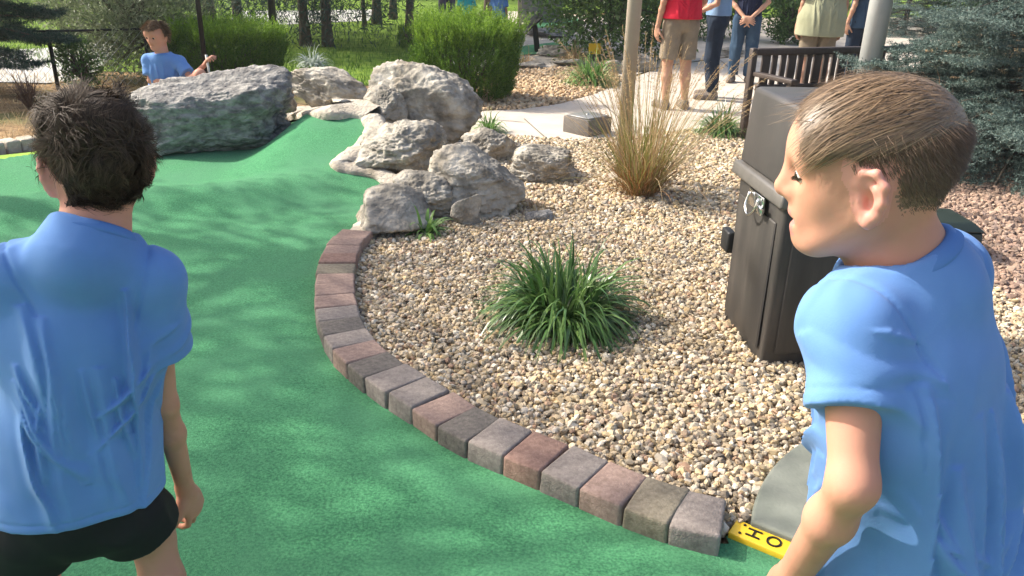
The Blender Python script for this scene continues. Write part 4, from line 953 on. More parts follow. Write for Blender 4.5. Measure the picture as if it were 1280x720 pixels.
def hand_prims(S, wrist, d, n, side, sc_, curl=.6, spread=.10, thumb=.6):
    """d = finger direction, n = palm normal (fingers curl towards it), side = +1 when the thumb lies along cross(d,n)"""
    d = nrm(d); n = nrm(n-d*(n@d)); x = np.cross(d, n)*side; L = .078*sc_
    R = np.stack([x, d, n], 1); S.ell(wrist+d*L*.52, np.array([.034, .052, .0155])*sc_, R, .012)
    S.cone(wrist-d*.01*sc_, wrist+d*.02*sc_, .019*sc_, .02*sc_, .012)
    for i, (o, ln) in enumerate(((.026, .064), (.009, .072), (-.008, .067), (-.024, .053))):
        b = wrist+d*L*(.98-.05*abs(i-1))+x*o*sc_; dd = nrm(d+x*(spread*(1.2-i*.8))); r = (.0082-.0006*i*(i > 2))*sc_; cv = curl*(1+.12*i)
        S.cone(wrist+d*L*.4+x*o*.8*sc_, b, r*1.1, r*1.05, .008)
        for k, fr_ in enumerate((.45, .31, .26)):
            a_ = cv*(.55, .95, .75)[k]; dd = nrm(dd*cos(a_)+n*sin(a_)-0*x) if k == 0 else nrm(dd*cos(a_)+nrm(n*(dd@d)-d*(dd@n))*sin(a_))
            e = b+dd*ln*fr_*sc_; S.cone(b, e, r*(1-.07*k), r*(.94-.09*k), .0025); b = e
    b = wrist+d*.018*sc_+x*.022*sc_; td = nrm(d*.75+x*.62+n*.25*thumb)
    e = b+td*.040*sc_; S.cone(b, e, .0125*sc_, .0098*sc_, .012); td2 = nrm(td+n*.55*thumb-x*.25*thumb); e2 = e+td2*.030*sc_; S.cone(e, e2, .0098*sc_, .0086*sc_, .003); e3 = e2+nrm(td2+n*.3*thumb-x*.2)*.022*sc_; S.cone(e2, e3, .0086*sc_, .0068*sc_, .003)

def verts_normals(V, F):
    n = np.zeros_like(V); q = np.cross(V[F[:, 2]]-V[F[:, 0]], V[F[:, 3]]-V[F[:, 1]])
    for k in range(4): np.add.at(n, F[:, k], q)
    return nrm(n)

def strands(roots, norms, comb, L, n_seg, wd, C, R, hh, curl=0., lift=.35, grav=.0, seed=0, stick=1.0, rad_=(.345, .43, .385), clump=None, flat=.0):
    """ribbons combed over the head; roots/norms/comb in world space"""
    R_ = np.random.default_rng(seed); n = len(roots); p = roots.copy(); cen = C+R@(np.array([0, -.07, .13])*hh); rr = np.array(rad_)*hh
    d = nrm(norms*lift+comb+R_.normal(0, .24, (n, 3))); rows = []; ph = R_.uniform(0, 2*pi, n); fr_ = R_.uniform(.7, 1.3, n)
    if clump is not None:
        m_ = clump.max()+1; ph = (R_.uniform(0, 2*pi, m_)[clump]+R_.normal(0, .15, n)); fr_ = R_.uniform(.7, 1.3, m_)[clump]; d = nrm(norms*lift+comb+nrm(R_.normal(size=(m_, 3)))[clump]*.55+R_.normal(0, .05, (n, 3)))
    L = np.asarray(L).reshape(-1)*np.ones(n); wd = np.asarray(wd).reshape(-1)*np.ones(n)
    for k in range(n_seg+1):
        t = k/n_seg; q = (p-cen)@R; nv = nrm(q/rr**2)@R.T; side = nrm(np.cross(d, nv)); w_ = (wd*(1-.75*t**1.5))[:, None]*.5
        rows.append(np.stack([p-side*w_, p+side*w_], 1))
        up = np.cross(side, d); cu = curl*(np.cos(ph+t*6.5*fr_)[:, None]*side+np.sin(ph+t*6.5*fr_)[:, None]*up)
        d = nrm(d+comb*.25+cu+[0, 0, -grav]); ou = np.maximum((d*nv).sum(1)-.08, 0)[:, None]; d = nrm(d-nv*ou*(flat if k > 0 else 0)); p = p+d*(L/n_seg)[:, None]
        q = (p-cen)@R; m_ = np.sqrt(((q/rr)**2).sum(1)); tgt = 1.0+.03*stick; push = m_ < tgt
        q[push] *= (tgt/m_[push])[:, None]; p = cen+q@R.T
    A = np.stack(rows, 1); V = A.reshape(-1, 3); o = (np.arange(n)*(n_seg+1)*2)[:, None]; k = np.arange(n_seg)[None]*2
    return V, np.stack([o+k, o+k+1, o+k+3, o+k+2], -1).reshape(-1, 4)

def eye_obj(c, gaze, r, parent, th=.84):
    b = bmesh.new(); bmesh.ops.create_icosphere(b, subdivisions=4, radius=r); b.verts.index_update()
    V = np.array([tuple(v.co) for v in b.verts]); F = np.array([[v.index for v in f.verts] for f in b.faces]); b.free()
    o = mobj('eye', V+c, F, [m_eyew, m_iris], parent); idx = (nrm(V[F].mean(1))@nrm(gaze) > th).astype(np.int32); o.data.polygons.foreach_set('material_index', idx); return o

class Figure:
    def __init__(s, J, ht, res=.004, head_res=None, detail=True, skin=None, mouth=0.):
        s.J = {k: np.asarray(v, float) for k, v in J.items() if not isinstance(v, (tuple,)) or True}; s.s = ht/1.42; s.res = res; s.hr = head_res; s.detail = detail; s.skin = skin or m_skin; s.mouth = mouth
        s.hh = J.get('hh', .218*ht/1.42 if ht < 1.6 else .235)
    def body(s, name, label, group=None, loc=None):
        J, k = s.J, s.s; S = Sdf(); Rc, Rp = J['Rc'], J['Rp']
        S.cone(J['shL'], J['shR'], .041*k, .041*k, .03)
        S.ell(J['chest'], np.array([.128, .082, .14])*k, Rc, .03); S.ell((J['chest']*.45+J['pelvis']*.55), np.array([.112, .08, .14])*k, Rc, .04); S.ell(J['pelvis'], np.array([.128, .092, .095])*k, Rp, .04)
        for a in 'LR':
            S.cone(J['neck']-Rc[:, 2]*.034*k, J['sh'+a], .038*k, .037*k, .03)
            S.cone(J['sh'+a], J['el'+a], .036*k, .0245*k, .02); S.cone(J['el'+a], J['el'+a]*.68+J['wr'+a]*.32, .0245*k, .0258*k, .02); S.cone(J['el'+a]*.68+J['wr'+a]*.32, J['wr'+a], .0258*k, .0195*k, .02)
            S.cone(J['hip'+a], J['kn'+a], .072*k, .047*k, .03); S.cone(J['kn'+a], J['kn'+a]*.65+J['an'+a]*.35, .045*k, .048*k, .02); S.cone(J['kn'+a]*.65+J['an'+a]*.35, J['an'+a], .047*k, .028*k, .02)
            S.cone(J['an'+a]+[0, 0, -.01], J['toe'+a], .03*k, .022*k, .015)
            hd, hn, hs, hc = J['hand'+a][0], J['hand'+a][1], (1 if a == 'L' else -1)*J.get('flip'+a, 1), float(J['curl'+a]) if 'curl'+a in J else .55
            hand_prims(S, J['wr'+a], hd, hn, hs, k, hc)
        Sh = Sdf() if s.hr else S
        s.g = add_head(Sh, J['head'], J['Rh'], s.hh, J['neck'], s.detail, s.mouth)
        lo, hi = S.bounds(); V, F = sdf_mesh(S, lo-.03, hi+.03, s.res); s.S = S
        if s.hr:
            Sh.cone(J['neck']-Rc[:, 2]*.07*k, J['neck'], .048*k, .25*s.hh, .03)
            lo, hi = Sh.bounds(); V2, F2 = sdf_mesh(Sh, lo-.02, hi+.02, s.hr); F = np.concatenate([F, F2+len(V)]); s.hstart = len(V); V = np.concatenate([V, V2])
        else: s.hstart = 0
        s.V, s.F = V, F; s.N = verts_normals(V, F)
        s.o = mobj(name, V, F, [s.skin], base=loc if loc is not None else (J['pelvis'][0], J['pelvis'][1], 0)); tag(s.o, label, 'person', group)
        if s.hr: s.Vf = (V[F].mean(1)-J['head'])@J['Rh']/s.hh
        else: s.Vf = (V[F].mean(1)-J['head'])@J['Rh']/s.hh
        return s.o
    def facemat(s, mask, mat):
        me = s.o.data; me.materials.append(mat); idx = np.zeros(len(me.polygons), np.int32); me.polygons.foreach_get('material_index', idx); idx[mask] = len(me.materials)-1; me.polygons.foreach_set('material_index', idx)
    def shirt(s, mat, hem, ease=.018, sleeve=.62, fold=.012, seed=1, hem_n=None, flare=.0, name='shirt', collar=None, fs=1.):
        J, k = s.J, s.s; S = Sdf(); Rc, Rp = J['Rc'], J['Rp']; e = ease
        S.cone(J['shL'], J['shR'], .048*k+e*.4, .048*k+e*.4, .03)
        S.ell(J['chest'], np.array([.128, .082, .145])*k+e, Rc, .03); S.ell(J['chest']*.45+J['pelvis']*.55, np.array([.118, .086, .17])*k+e, Rc, .05); S.ell(J['pelvis'], np.array([.132, .096, .14])*k+e+flare, Rp, .05)
        low = J['pelvis']-Rp[:, 2]*.12*k; S.ell(low, np.array([.13, .098, .12])*k+e+flare, Rp, .04)
        nd = nrm(nrm(s.g(0, -.10, -.22)-J['neck'])+Rc[:, 1]*.22); nr = .25*s.hh
        for a in 'LR': S.cone(J['neck']-nd*.035*k, J['sh'+a], .048*k+e*.3, .040*k+e*.35, .04)
        St = Sdf(); St.cone(J['neck']-nd*.05*k, J['neck']+nd*.04*k, nr+.024, nr+.009, 0)
        T_ = Sdf(); T_.cone(J['neck']-nd*.02*k, J['neck']+nd*.08*k, nr+.0045, nr+.02, 0)
        top = J['neck']+nd*.006*k; sl_ = []
        for a in 'LR':
            ax = nrm(J['el'+a]-J['sh'+a]); cut = J['sh'+a]+(J['el'+a]-J['sh'+a])*sleeve; A = Sdf()
            A.cone(J['sh'+a], J['sh'+a]+(J['el'+a]-J['sh'+a])*(sleeve+.12), .041*k+e*.5, .040*k+e*.95, .0)
            H_ = Sdf(); H_.cone(cut-ax*.022*k, cut+ax*.03, .036*k+e*.12, .036*k+e*.3, .0); sl_.append((A, cut, ax, H_))
        hn = -Rp[:, 2] if hem_n is None else nrm(np.asarray(hem_n, float)); hem = np.asarray(hem, float); C0 = J['chest']
        RF = np.random.default_rng(seed+100); folds = []
        for sd_ in (-1, 1):
            for i_ in range(13):
                x0 = RF.uniform(-.13, .13)*k; z0 = RF.uniform(-.10, .10)*k; ln = RF.uniform(.16, .42)*k; folds.append((x0, z0, x0*RF.uniform(.6, 1.2)+RF.uniform(-.035, .035), z0-ln, RF.uniform(.008, .018), fold*RF.uniform(.4, 1.35), sd_))
            for x0 in (-.115*k, .115*k):
                for i_ in range(3): folds.append((x0, (-.02-.03*i_)*k, x0*RF.uniform(-.2, .45), (-.02-.03*i_-RF.uniform(.10, .22))*k, RF.uniform(.009, .015), fold*RF.uniform(.7, 1.2), sd_))
        def f(p):
            d = smin(S(p), smax(St(p), (p-top)@nd, .004), .03)
            for A, cut, ax, H_ in sl_: d = smin(d, smax(A(p), (p-cut)@ax, .004), .022)
            q = (p-C0)@Rc; b_ = vnoise(q*[9, 9, 5]+seed*3, seed+4); c_ = vnoise(q*[24, 24, 12]+b_[:, None]*1.5, seed+8)
            d = d-.22*fold*(b_+.5+.5*c_); near = np.abs(d) < .06
            if near.any():
                qn = q[near]; wx = qn[:, 0]+.012*b_[near]+.004*c_[near]; e = np.zeros(len(qn))
                for x0, z0, x1, z1, w_, am, sd_ in folds:
                    t = (z0-qn[:, 2])/(z0-z1); ok = (t > 0) & (t < 1.05) & (qn[:, 1]*sd_ > -.03); tt = np.clip(t, 0, 1); cx = x0+(x1-x0)*tt**1.4
                    pr = np.sin(np.pi*np.clip(tt*.93+.04, 0, 1))**.7; u = (wx-cx)/(w_*(.7+.8*tt)); e = np.maximum(e, ok*pr*am*np.exp(-u*u)*(1-.35*(u > 0)*np.exp(-(u-1.)**2)))
                for A, cut, ax, H_ in sl_:
                    v = p[near]-cut; al = v@ax; u = np.sin(al*95+6*b_[near]+(v@Rc[:, 1])*40); e = np.maximum(e, fold*.22*np.clip(u, 0, 1)*(np.linalg.norm(v, axis=1) < .10*k)*sstep(.0, -.02, al))
                for a, s_ in (('L', -1), ('R', 1)):
                    o_ = p[near]-J['sh'+a]; dx = nrm(Rc[:, 0]*s_*.93+np.array([0, 0, -.30])); u = o_@dx+.012*k; e = e-.0042*np.exp(-(u/.0042)**2)*(np.linalg.norm(o_, axis=1) < .105*k)
                for A, cut, ax, H_ in sl_:
                    v = p[near]-cut; al = v@ax; e = e-.0013*np.exp(-((al+.017)/.0026)**2)*(np.linalg.norm(v, axis=1) < .105*k)
                e = e-.0024*np.exp(-(((p[near]-hem)@hn+.02)/.0028)**2)
                d[near] -= e
            d = smax(d, (p-hem)@hn, .007); return smax(d, -T_(p), .003)
        lo, hi = S.bounds()
        for A, *_ in sl_: l2, h2 = A.bounds(); lo = np.minimum(lo, l2); hi = np.maximum(hi, h2)
        V, F = sdf_mesh(f, lo-.02, hi+.02, s.res if s.res > .005 else .0036); o = mobj(name, V, F, mat, s.o)
        if collar:
            r_ = nrm(np.cross(nd, Rc[:, 1])); f_ = np.cross(nd, r_); th = np.linspace(0, 2*pi, 48); ring = []
            for h_, dr in ((-.012, .0215), (-.008, .0235), (.003, .0165), (.007, .012), (.007, .008), (.002, .0065), (-.01, .006)):
                ring.append(J['neck']+nd*(.004*k+h_)+(np.outer(np.cos(th), r_)+np.outer(np.sin(th), f_))*(nr+dr))
            ring = np.array(ring); m, n = ring.shape[:2]; i = np.arange(m-1)[:, None]*n; j = np.arange(n-1)[None]
            mobj('collar', ring.reshape(-1, 3), np.stack([i+j, i+j+1, i+n+j+1, i+n+j], -1).reshape(-1, 4), collar, o)
        return o
    def legs(s, mat, top, frac, ease=.016, fold=.005, seed=3, name='shorts', flare=.01):
        J, k = s.J, s.s; S = Sdf(); Rp = J['Rp']; S.ell(J['pelvis'], np.array([.131, .097, .115])*k+ease*.6, Rp, .03); lg = []
        for a in 'LR':
            A = Sdf(); H_ = None
            if frac <= 1:
                cut = J['hip'+a]+(J['kn'+a]-J['hip'+a])*frac; ax = nrm(J['kn'+a]-J['hip'+a]); r1 = (.072-.025*frac)*k+ease+flare
                A.cone(J['hip'+a], cut+ax*.04, .076*k+ease*.6, r1, .02); H_ = Sdf(); H_.cone(cut-ax*.03, cut+ax*.05, r1-.014, r1-.006, 0)
            else:
                cut = J['kn'+a]+(J['an'+a]-J['kn'+a])*(frac-1); ax = nrm(J['an'+a]-J['kn'+a]); A.cone(J['hip'+a], J['kn'+a], .076*k+ease*.6, .05*k+ease, .02); A.cone(J['kn'+a], cut+ax*.03, .05*k+ease, .042*k+ease, .015)
            lg.append((A, cut, ax, H_))
        top = np.asarray(top, float)
        def f(p):
            d = S(p)
            for A, cut, ax, H_ in lg:
                e = smax(A(p), (p-cut)@ax, .006)
                d = smin(d, e, .015)
            q = (p-J['pelvis'])@Rp; a_ = vnoise(q*[13, 13, 6]+seed, seed); c_ = vnoise(q*[28, 28, 14]+a_[:, None], seed+3)
            return smax(d+fold*((np.abs(a_)*2-.5)+c_*.3), (p-top)@Rp[:, 2], .006)
        lo, hi = S.bounds()
        for A, *_ in lg: l2, h2 = A.bounds(); lo = np.minimum(lo, l2); hi = np.maximum(hi, h2)
        V, F = sdf_mesh(f, lo-.02, hi+.02, s.res); return mobj(name, V, F, mat, s.o)
    def shoes(s, mat):
        J, k = s.J, s.s
        for a in 'LR':
            S = Sdf(); S.cone(J['an'+a]+[0, 0, -.02*k], J['toe'+a]+[0, 0, .0], .042*k, .034*k, .02); S.cone(J['an'+a]+[0, 0, .0], J['an'+a]+[0, 0, -.03*k], .036*k, .042*k, .02)
            hd = nrm((J['an'+a]-J['toe'+a])*[1, 1, 0]); S.cone(J['an'+a]+[0, 0, -.035*k]+hd*.03*k, J['toe'+a]+[0, 0, -.004], .034*k, .03*k, .02)
            lo, hi = S.bounds(); zf = min(J['an'+a][2], J['toe'+a][2])
            V, F = sdf_mesh(lambda p: smax(S(p), -(p[:, 2]-s.floor), .004), lo-.02, hi+.02, max(s.res, .005)); mobj('shoe', V, F, mat, s.o)

def standing(x, y, fz, face, ht, armL, armR, lean=0., hh=None):
    """joint set of a standing figure; face = heading angle (0 looks along +Y, positive to the left); arms = ((elbow),(wrist),(hand dir),(palm normal)) in body axes relative to the shoulder, unit height"""
    R = Rz(face); k = ht; o = np.array([x, y, fz]); L = lambda a, b, c: o+R@(np.array([a, b, c])*k)
    J = dict(Rc=R, Rp=R, Rh=R, pelvis=L(0, 0, .53), chest=L(0, .005+lean*.5, .735), neck=L(0, lean, .835), head=L(0, .02+lean, .925), floor=fz)
    for a, s_ in (('L', -1), ('R', 1)):
        J['sh'+a] = L(s_*.098, lean*.8, .80); J['hip'+a] = L(s_*.052, 0, .50); J['kn'+a] = L(s_*.06, .012, .275); J['an'+a] = L(s_*.065, -.015, .042); J['toe'+a] = L(s_*.085, .085, .018)
        e, w_, hd, hn = armL if a == 'L' else armR; J['el'+a] = J['sh'+a]+R@(np.array(e)*k); J['wr'+a] = J['sh'+a]+R@(np.array(w_)*k); J['hand'+a] = np.stack([R@nrm(np.array(hd, float)), R@nrm(np.array(hn, float))])
    J['hh'] = hh or (.132*ht if ht > 1.5 else .155*ht); return J
DOWN = lambda s_: ((s_*.035, -.015, -.17), (s_*.045, .02, -.315), (0, .15, -1), (-s_, .2, 0))
# ------------------------------------------------------------------ boy at the right, in profile
def J_fix(J):
    return J
hp = D(1083, 210, .95)
fwd = nrm([-.925, .35, -.10]); Rh = frame(fwd)
Rh = Rh@Rx(-.04)
cf = nrm([-.66, .75, 0]); Rc = frame([cf[0], cf[1], -.10]); Rp = frame([-.45, .89, 0])
HT = 1.47; k = HT/1.42
neck = D(1122, 322, .985)
chest = neck+[.036, -.03, -.175]
pel = chest+[.07, -.02, -.315]
J = dict(Rc=Rc, Rp=Rp, Rh=Rh, head=hp, neck=neck, chest=chest, pelvis=pel, hh=.207, floor=0.)
shc = neck+[.0, -.012, -.048]
J['shL'] = shc-Rc[:, 0]*.094+[0, 0, -.014]; J['shR'] = shc+Rc[:, 0]*.125
J['elL'] = Y(1066, 606, .755); J['wrL'] = Y(988, 724, .85)
J['handL'] = np.stack([nrm(Y(955, 770, .90)-Y(990, 716, .845)), nrm([.5, .3, -.55])]); J['curlL'] = .75
J['elR'] = J['shR']+[.06, .03, -.26]; J['wrR'] = J['elR']+[.0, .20, -.06]; J['handR'] = np.stack([nrm([-.2, .8, -.3]), nrm([-.3, -.6, -.5])]); J['curlR'] = .7
for a, s_ in (('L', -1), ('R', 1)):
    J['hip'+a] = pel+Rp[:, 0]*s_*.075+[0, 0, -.04]; J['kn'+a] = J['hip'+a]*[1, 1, 0]+Rp[:, 0]*s_*.02+cf*.03+[0, 0, .40]; J['an'+a] = J['kn'+a]*[1, 1, 0]-cf*.03+[0, 0, .062]; J['toe'+a] = J['an'+a]*[1, 1, 0]+cf*.125+Rp[:, 0]*s_*.03+[0, 0, .03]
B1 = Figure(J, HT, .0045, .0026, True, mouth=.028)
o = B1.body('person', 'boy in a blue t-shirt at the right, face in profile, light brown hair', 'boys in blue t-shirts')
q = B1.Vf; vis = q[:, 2] > -2
lipm = (np.abs(q[:, 0]) < .085) & (q[:, 1] > .33) & (((q[:, 2] > -.275) & (q[:, 2] < -.222) & (q[:, 1] > .345)) | ((q[:, 2] > -.385) & (q[:, 2] < -.30)))
earm = (np.abs(q[:, 0]) > .335) & (np.abs(q[:, 1]+.07) < .2) & (np.abs(q[:, 2]+.07) < .2)
Vh = (B1.V-J['head'])@Rh/B1.hh
RH = np.random.default_rng(55)
def hairline(v):      # 1 where hair grows
    v = v+RH.normal(0, .012, v.shape); x, y, z = np.abs(v[:, 0]), v[:, 1], v[:, 2]
    top = z > .27+.10*np.clip(y, -.3, .4)
    side = (z > -.0) & (y < .03+.30*(z-.0)) 
    backl = (y < -.16) & (z > -.235+.25*x)
    ear = (x > .27) & (np.abs(y+.035) < .125) & (z < .06)
    return (top | side | backl) & ~ear & (y < .31) & (x < .345)
hm = hairline(q) & (np.arange(len(q)) >= 0) & (q[:, 2] > -.5) & (np.abs(q[:, 0]) < .6)
infar = np.zeros(len(q), bool); 
B1.facemat(hm & (B1.F.min(1) >= B1.hstart), m_scalp_l); B1.facemat(lipm, m_lip); B1.facemat(earm & (B1.F.min(1) >= B1.hstart), m_ear)
hv = np.where(hairline(Vh) & (np.arange(len(Vh)) >= B1.hstart) & (Vh[:, 2] > -.4))[0]
R_ = np.random.default_rng(3)
# short sides and back
side_v = hv[(Vh[hv, 2] < .27+.04*R_.random(len(hv)))]
pw = np.clip((Vh[side_v, 2]+.30)/.34, .12, 1)**1.4; pick = R_.choice(side_v, 22000, p=pw/pw.sum()); rt = B1.V[pick]+R_.normal(0, .0015, (22000, 3)); nm = B1.N[pick]
comb = nrm(-Rh[:, 1]*.45+np.array([0, 0, -1.])*.8)*np.ones((22000, 1)); len_ = .004+.008*sstep(-.15, .15, Vh[pick, 2])+.014*sstep(.12, .30, Vh[pick, 2])
V, F = strands(rt, nm, comb, len_, 2, .0008, J['head'], Rh, B1.hh, lift=.3, seed=4, stick=.2); 
Vs, Fs = V, F; mobj('side_hair', V, F, m_hshort, o)
# long top, swept forward
top_v = hv[Vh[hv, 2] > .24]; n = 17000; pick = R_.choice(top_v, n); v = Vh[pick]; rt = B1.V[pick]+R_.normal(0, .002, (n, 3)); nm = B1.N[pick]
cm = Rh@np.stack([-.28+.5*v[:, 0], .95+0*v[:, 0], -.2-.8*np.clip(v[:, 1], 0, 1)], 0); comb = nrm(cm.T)
lump = fbm(v*6, 2, 3)[:, None]; comb = nrm(comb+lump*Rh[:, 0]*.55)
L = .048+.022*sstep(-.3, .2, v[:, 1])+R_.normal(0, .006, n); L = np.where(v[:, 1] > .10, L*.24, L)
V, F = strands(rt, nm, comb, L, 7, .0014, J['head'], Rh, B1.hh, curl=.05, lift=.38+.3*lump[:, 0:1], grav=.06, seed=5, stick=1.2, rad_=(.345, .43, .385), flat=.6); mobj('hair', V, F, m_hlight, o)
n = 260; pick = R_.choice(top_v, n); V, F = strands(B1.V[pick], B1.N[pick], comb[:n], R_.uniform(.03, .06, n), 6, .0008, J['head'], Rh, B1.hh, curl=.12, lift=1.0, grav=.05, seed=8, stick=2.); mobj('stray_hair', V, F, m_hlight, o)
# brows, lashes, eyes
for s_ in (1, -1):
    mb = MB(); n = 260; u = R_.random(n); p_ = np.stack([s_*(.06+.17*u), .375-.075*u**1.8, .088+.022*np.sin(u*2.6)+R_.normal(0, .006, n)], -1); C_ = J['head']+(p_*B1.hh)@Rh.T
    dd = Rh@np.array([s_*.9, -.15, .25]); V, F = leaf_quads(C_, dd+R_.normal(0, .2, (n, 3)), Rh[:, 1]*np.ones((n, 1)), np.full(n, .008), np.full(n, .0011)); mb.add(V, F); mb.obj('eyebrow', m_hshort, o); mb = MB()
    n = 46; u = np.linspace(0, 1, n); p_ = np.stack([s_*(.085+.125*u), .375-.035*(2*u-1)**2-.015*u, -.002+0*u], -1); C_ = J['head']+(p_*B1.hh)@Rh.T
    V, F = leaf_quads(C_, Rh@np.array([s_*.2, .9, -.45])+R_.normal(0, .12, (n, 3)), Rh[:, 0]*np.ones((n, 1)), np.full(n, .0085), np.full(n, .0008)); mb.add(V, F); mb.obj('eyelashes', m_hshort, o)
for s_ in (1, -1):
    c_ = J['head']+Rh@(np.array([s_*.145, .330, .004])*B1.hh); eye_obj(c_, Rh@np.array([0, .9, -.3]), .0535*B1.hh, o, .62)
tg = Sdf(); tg.ell(J['head']+Rh@(np.array([0, .335, -.294])*B1.hh), np.array([.05, .062, .020])*B1.hh, Rh, .0); lo, hi = tg.bounds(); V, F = sdf_mesh(tg, lo-.01, hi+.01, .002); mobj('tongue', V, F, m_lip, o)
hemp = pel+[0, 0, -.13]
B1.shirt(m_blue, hemp, ease=.012, sleeve=.52, fold=.019, seed=12, collar=m_bluest)
B1.floor = 0.; B1.legs(m_black, pel+[0, 0, .06], .82, seed=5); B1.shoes(m_shoe)
# his putter
g0 = J['wrL']+J['handL'][0]*.075*k+nrm(J['handL'][1])*.018; gd = nrm([-.36, .10, -1.]); s0 = g0-gd*.16; e0 = g0+gd*((g0[2]-.035)/-gd[2]*-1 if False else (g0[2]-.03)/abs(gd[2]))
t = thing('putter', (e0[0], e0[1], 0), 'putter held low by the boy at the right', 'putter', 'putters')
mobj('grip', *tube([s0, g0, g0+gd*.12], [.012, .012, .009], 12), m_grp, t); mobj('shaft', *tube([g0+gd*.11, e0], [.0055, .0045], 10), m_shaft, t)
V, F = bevbox((.10, .026, .026), .006, 2, R=Rz(1.2), c=e0+[-.02, .02, -.014]); mobj('head', V, F, m_dk, t)

# ------------------------------------------------------------------ boy at the left, seen from behind
HT = 1.40; k = HT/1.42
hp = Y(120, 200, 1.44); Rh = frame([-.62, .80, -.16]); cf = nrm([-.38, .92, 0]); Rc = frame([-.38, .92, -.22]); Rp = frame([-.34, .94, -.12])
neck = Y(117, 290, 1.385)
J = dict(Rc=Rc, Rp=Rp, Rh=Rh, head=hp, neck=neck, hh=.222, floor=0.)
J['chest'] = Y(104, 420, 1.37); J['pelvis'] = pel = Y(98, 628, 1.345)
J['shL'] = Y(24, 344, 1.345); J['shR'] = Y(186, 350, 1.40)
J['elR'] = Y(206, 505, 1.43); J['wrR'] = Y(232, 612, 1.52); J['handR'] = np.stack([nrm([.10, .25, -.95]), nrm([-.9, .25, .1])]); J['curlR'] = .7
J['elL'] = Y(-62, 500, 1.33); J['wrL'] = Y(-30, 590, 1.50); J['handL'] = np.stack([nrm([.5, .5, -.6]), nrm([.6, -.3, -.4])]); J['curlL'] = .7
for a, s_ in (('L', -1), ('R', 1)):
    J['hip'+a] = pel+Rp[:, 0]*s_*.082+[0, 0, -.045]; J['kn'+a] = J['hip'+a]*[1, 1, 0]+Rp[:, 0]*s_*.035+cf*.06+[0, 0, .37]; J['an'+a] = J['kn'+a]*[1, 1, 0]-cf*.06+[0, 0, .062]+Rp[:, 0]*s_*.02; J['toe'+a] = J['an'+a]*[1, 1, 0]+cf*.12+Rp[:, 0]*s_*.03+[0, 0, .03]
B2 = Figure(J, HT, .0045, .0035, True)
o = B2.body('person', 'boy at the left seen from behind, blue t-shirt, black shorts, dark wavy hair', 'boys in blue t-shirts'); B2.floor = 0.
q = B2.Vf; Vh = (B2.V-J['head'])@Rh/B2.hh
def hairline2(v):
    x, y, z = np.abs(v[:, 0]), v[:, 1], v[:, 2]
    return ((z > .24+.12*np.clip(y, -.3, .4)) | ((z > -.06) & (y < .12)) | ((y < -.12) & (z > -.34+.10*(y+.45)))) & ~((x > .27) & (np.abs(y+.06) < .125) & (z < .12)) & (y < .34)
inh = B2.F.min(1) >= B2.hstart
B2.facemat(hairline2(q) & inh & (q[:, 2] > -.5), m_scalp_d); B2.facemat((np.abs(q[:, 0]) > .335) & (np.abs(q[:, 1]+.07) < .2) & (np.abs(q[:, 2]+.07) < .2) & inh, m_ear)
hv = np.where(hairline2(Vh) & (np.arange(len(Vh)) >= B2.hstart) & (Vh[:, 2] > -.42))[0]
R_ = np.random.default_rng(9); n = 15000; pick = R_.choice(hv, n); v = Vh[pick]; nm = B2.N[pick]; rt = B2.V[pick]+R_.normal(0, .002, (n, 3))
cc_ = v[R_.choice(n, 240, replace=False)]; cl_ = np.concatenate([((v[s_:s_+1000, None]-cc_[None])**2).sum(2).argmin(1) for s_ in range(0, n, 1000)])
fl = np.stack([fbm(v*4.5+3, 2, 1), fbm(v*4.5+7, 2, 2), fbm(v*4.5+11, 2, 3)], -1)
cen = np.array([0, -.12, .46]); rad2 = v-cen; cmb = rad2*[1, 1, .3]+fl*1.5+np.array([0, 0, -.55])*sstep(.3, -.2, v[:, 2])[:, None]
comb = nrm(cmb@Rh.T); L = (.036+.030*sstep(-.3, .25, v[:, 2]))*R_.uniform(.7, 1.3, n)
V, F = strands(rt, nm, comb, L, 9, .0019, J['head'], Rh, B2.hh, curl=.34, lift=.22, grav=.03, seed=6, stick=1.0, rad_=(.35, .435, .385), clump=cl_, flat=.62); mobj('hair', V, F, m_hdark, o)
B2.shirt(m_blue, pel+Rp[:, 2]*.012, ease=.027, sleeve=.52, fold=.022, seed=21, hem_n=-nrm(Rp[:, 2]-Rp[:, 0]*.02), collar=m_bluest, flare=.008)
B2.legs(m_black, pel+[0, 0, .06], .42, ease=.022, seed=7); B2.shoes(m_shoe)

# ------------------------------------------------------------------ boy sitting behind the dark boulder
HT = 1.42; k = HT/1.42; Yd = 7.4
J = dict(Rc=frame([.38, -.92, 0]), Rp=frame([.4, -.92, 0]), Rh=frame([-.26, -.93, -.24]), head=Y(195, 44, Yd), neck=Y(203, 68, Yd), chest=Y(207, 88, Yd+.02), pelvis=Y(208, 118, Yd+.06), hh=.23, floor=0.)
J['shR'] = Y(186, 76, Yd); J['shL'] = Y(224, 78, Yd+.02); J['elR'] = Y(188, 101, Yd-.05); J['wrR'] = Y(222, 104, Yd-.16); J['handR'] = np.stack([nrm([1, -.2, -.1]), nrm([0, -.2, -1])])
J['elL'] = Y(239, 98, Yd-.08); J['wrL'] = Y(257, 80, Yd-.16); J['handL'] = np.stack([nrm([.4, -.3, .5]), nrm([.5, .2, -.8])]); J['curlL'] = .8
J['hipL'] = Y(220, 121, Yd); J['hipR'] = Y(200, 122, Yd); J['knL'] = Y(250, 93, Yd-.26); J['knR'] = Y(222, 112, Yd-.36); J['anL'] = J['knL']+[-.02, .08, -.30]; J['anR'] = J['knR']+[.12, .12, -.26]
J['toeL'] = J['anL']+[.05, -.11, -.03]; J['toeR'] = J['anR']+[.10, -.07, -.03]
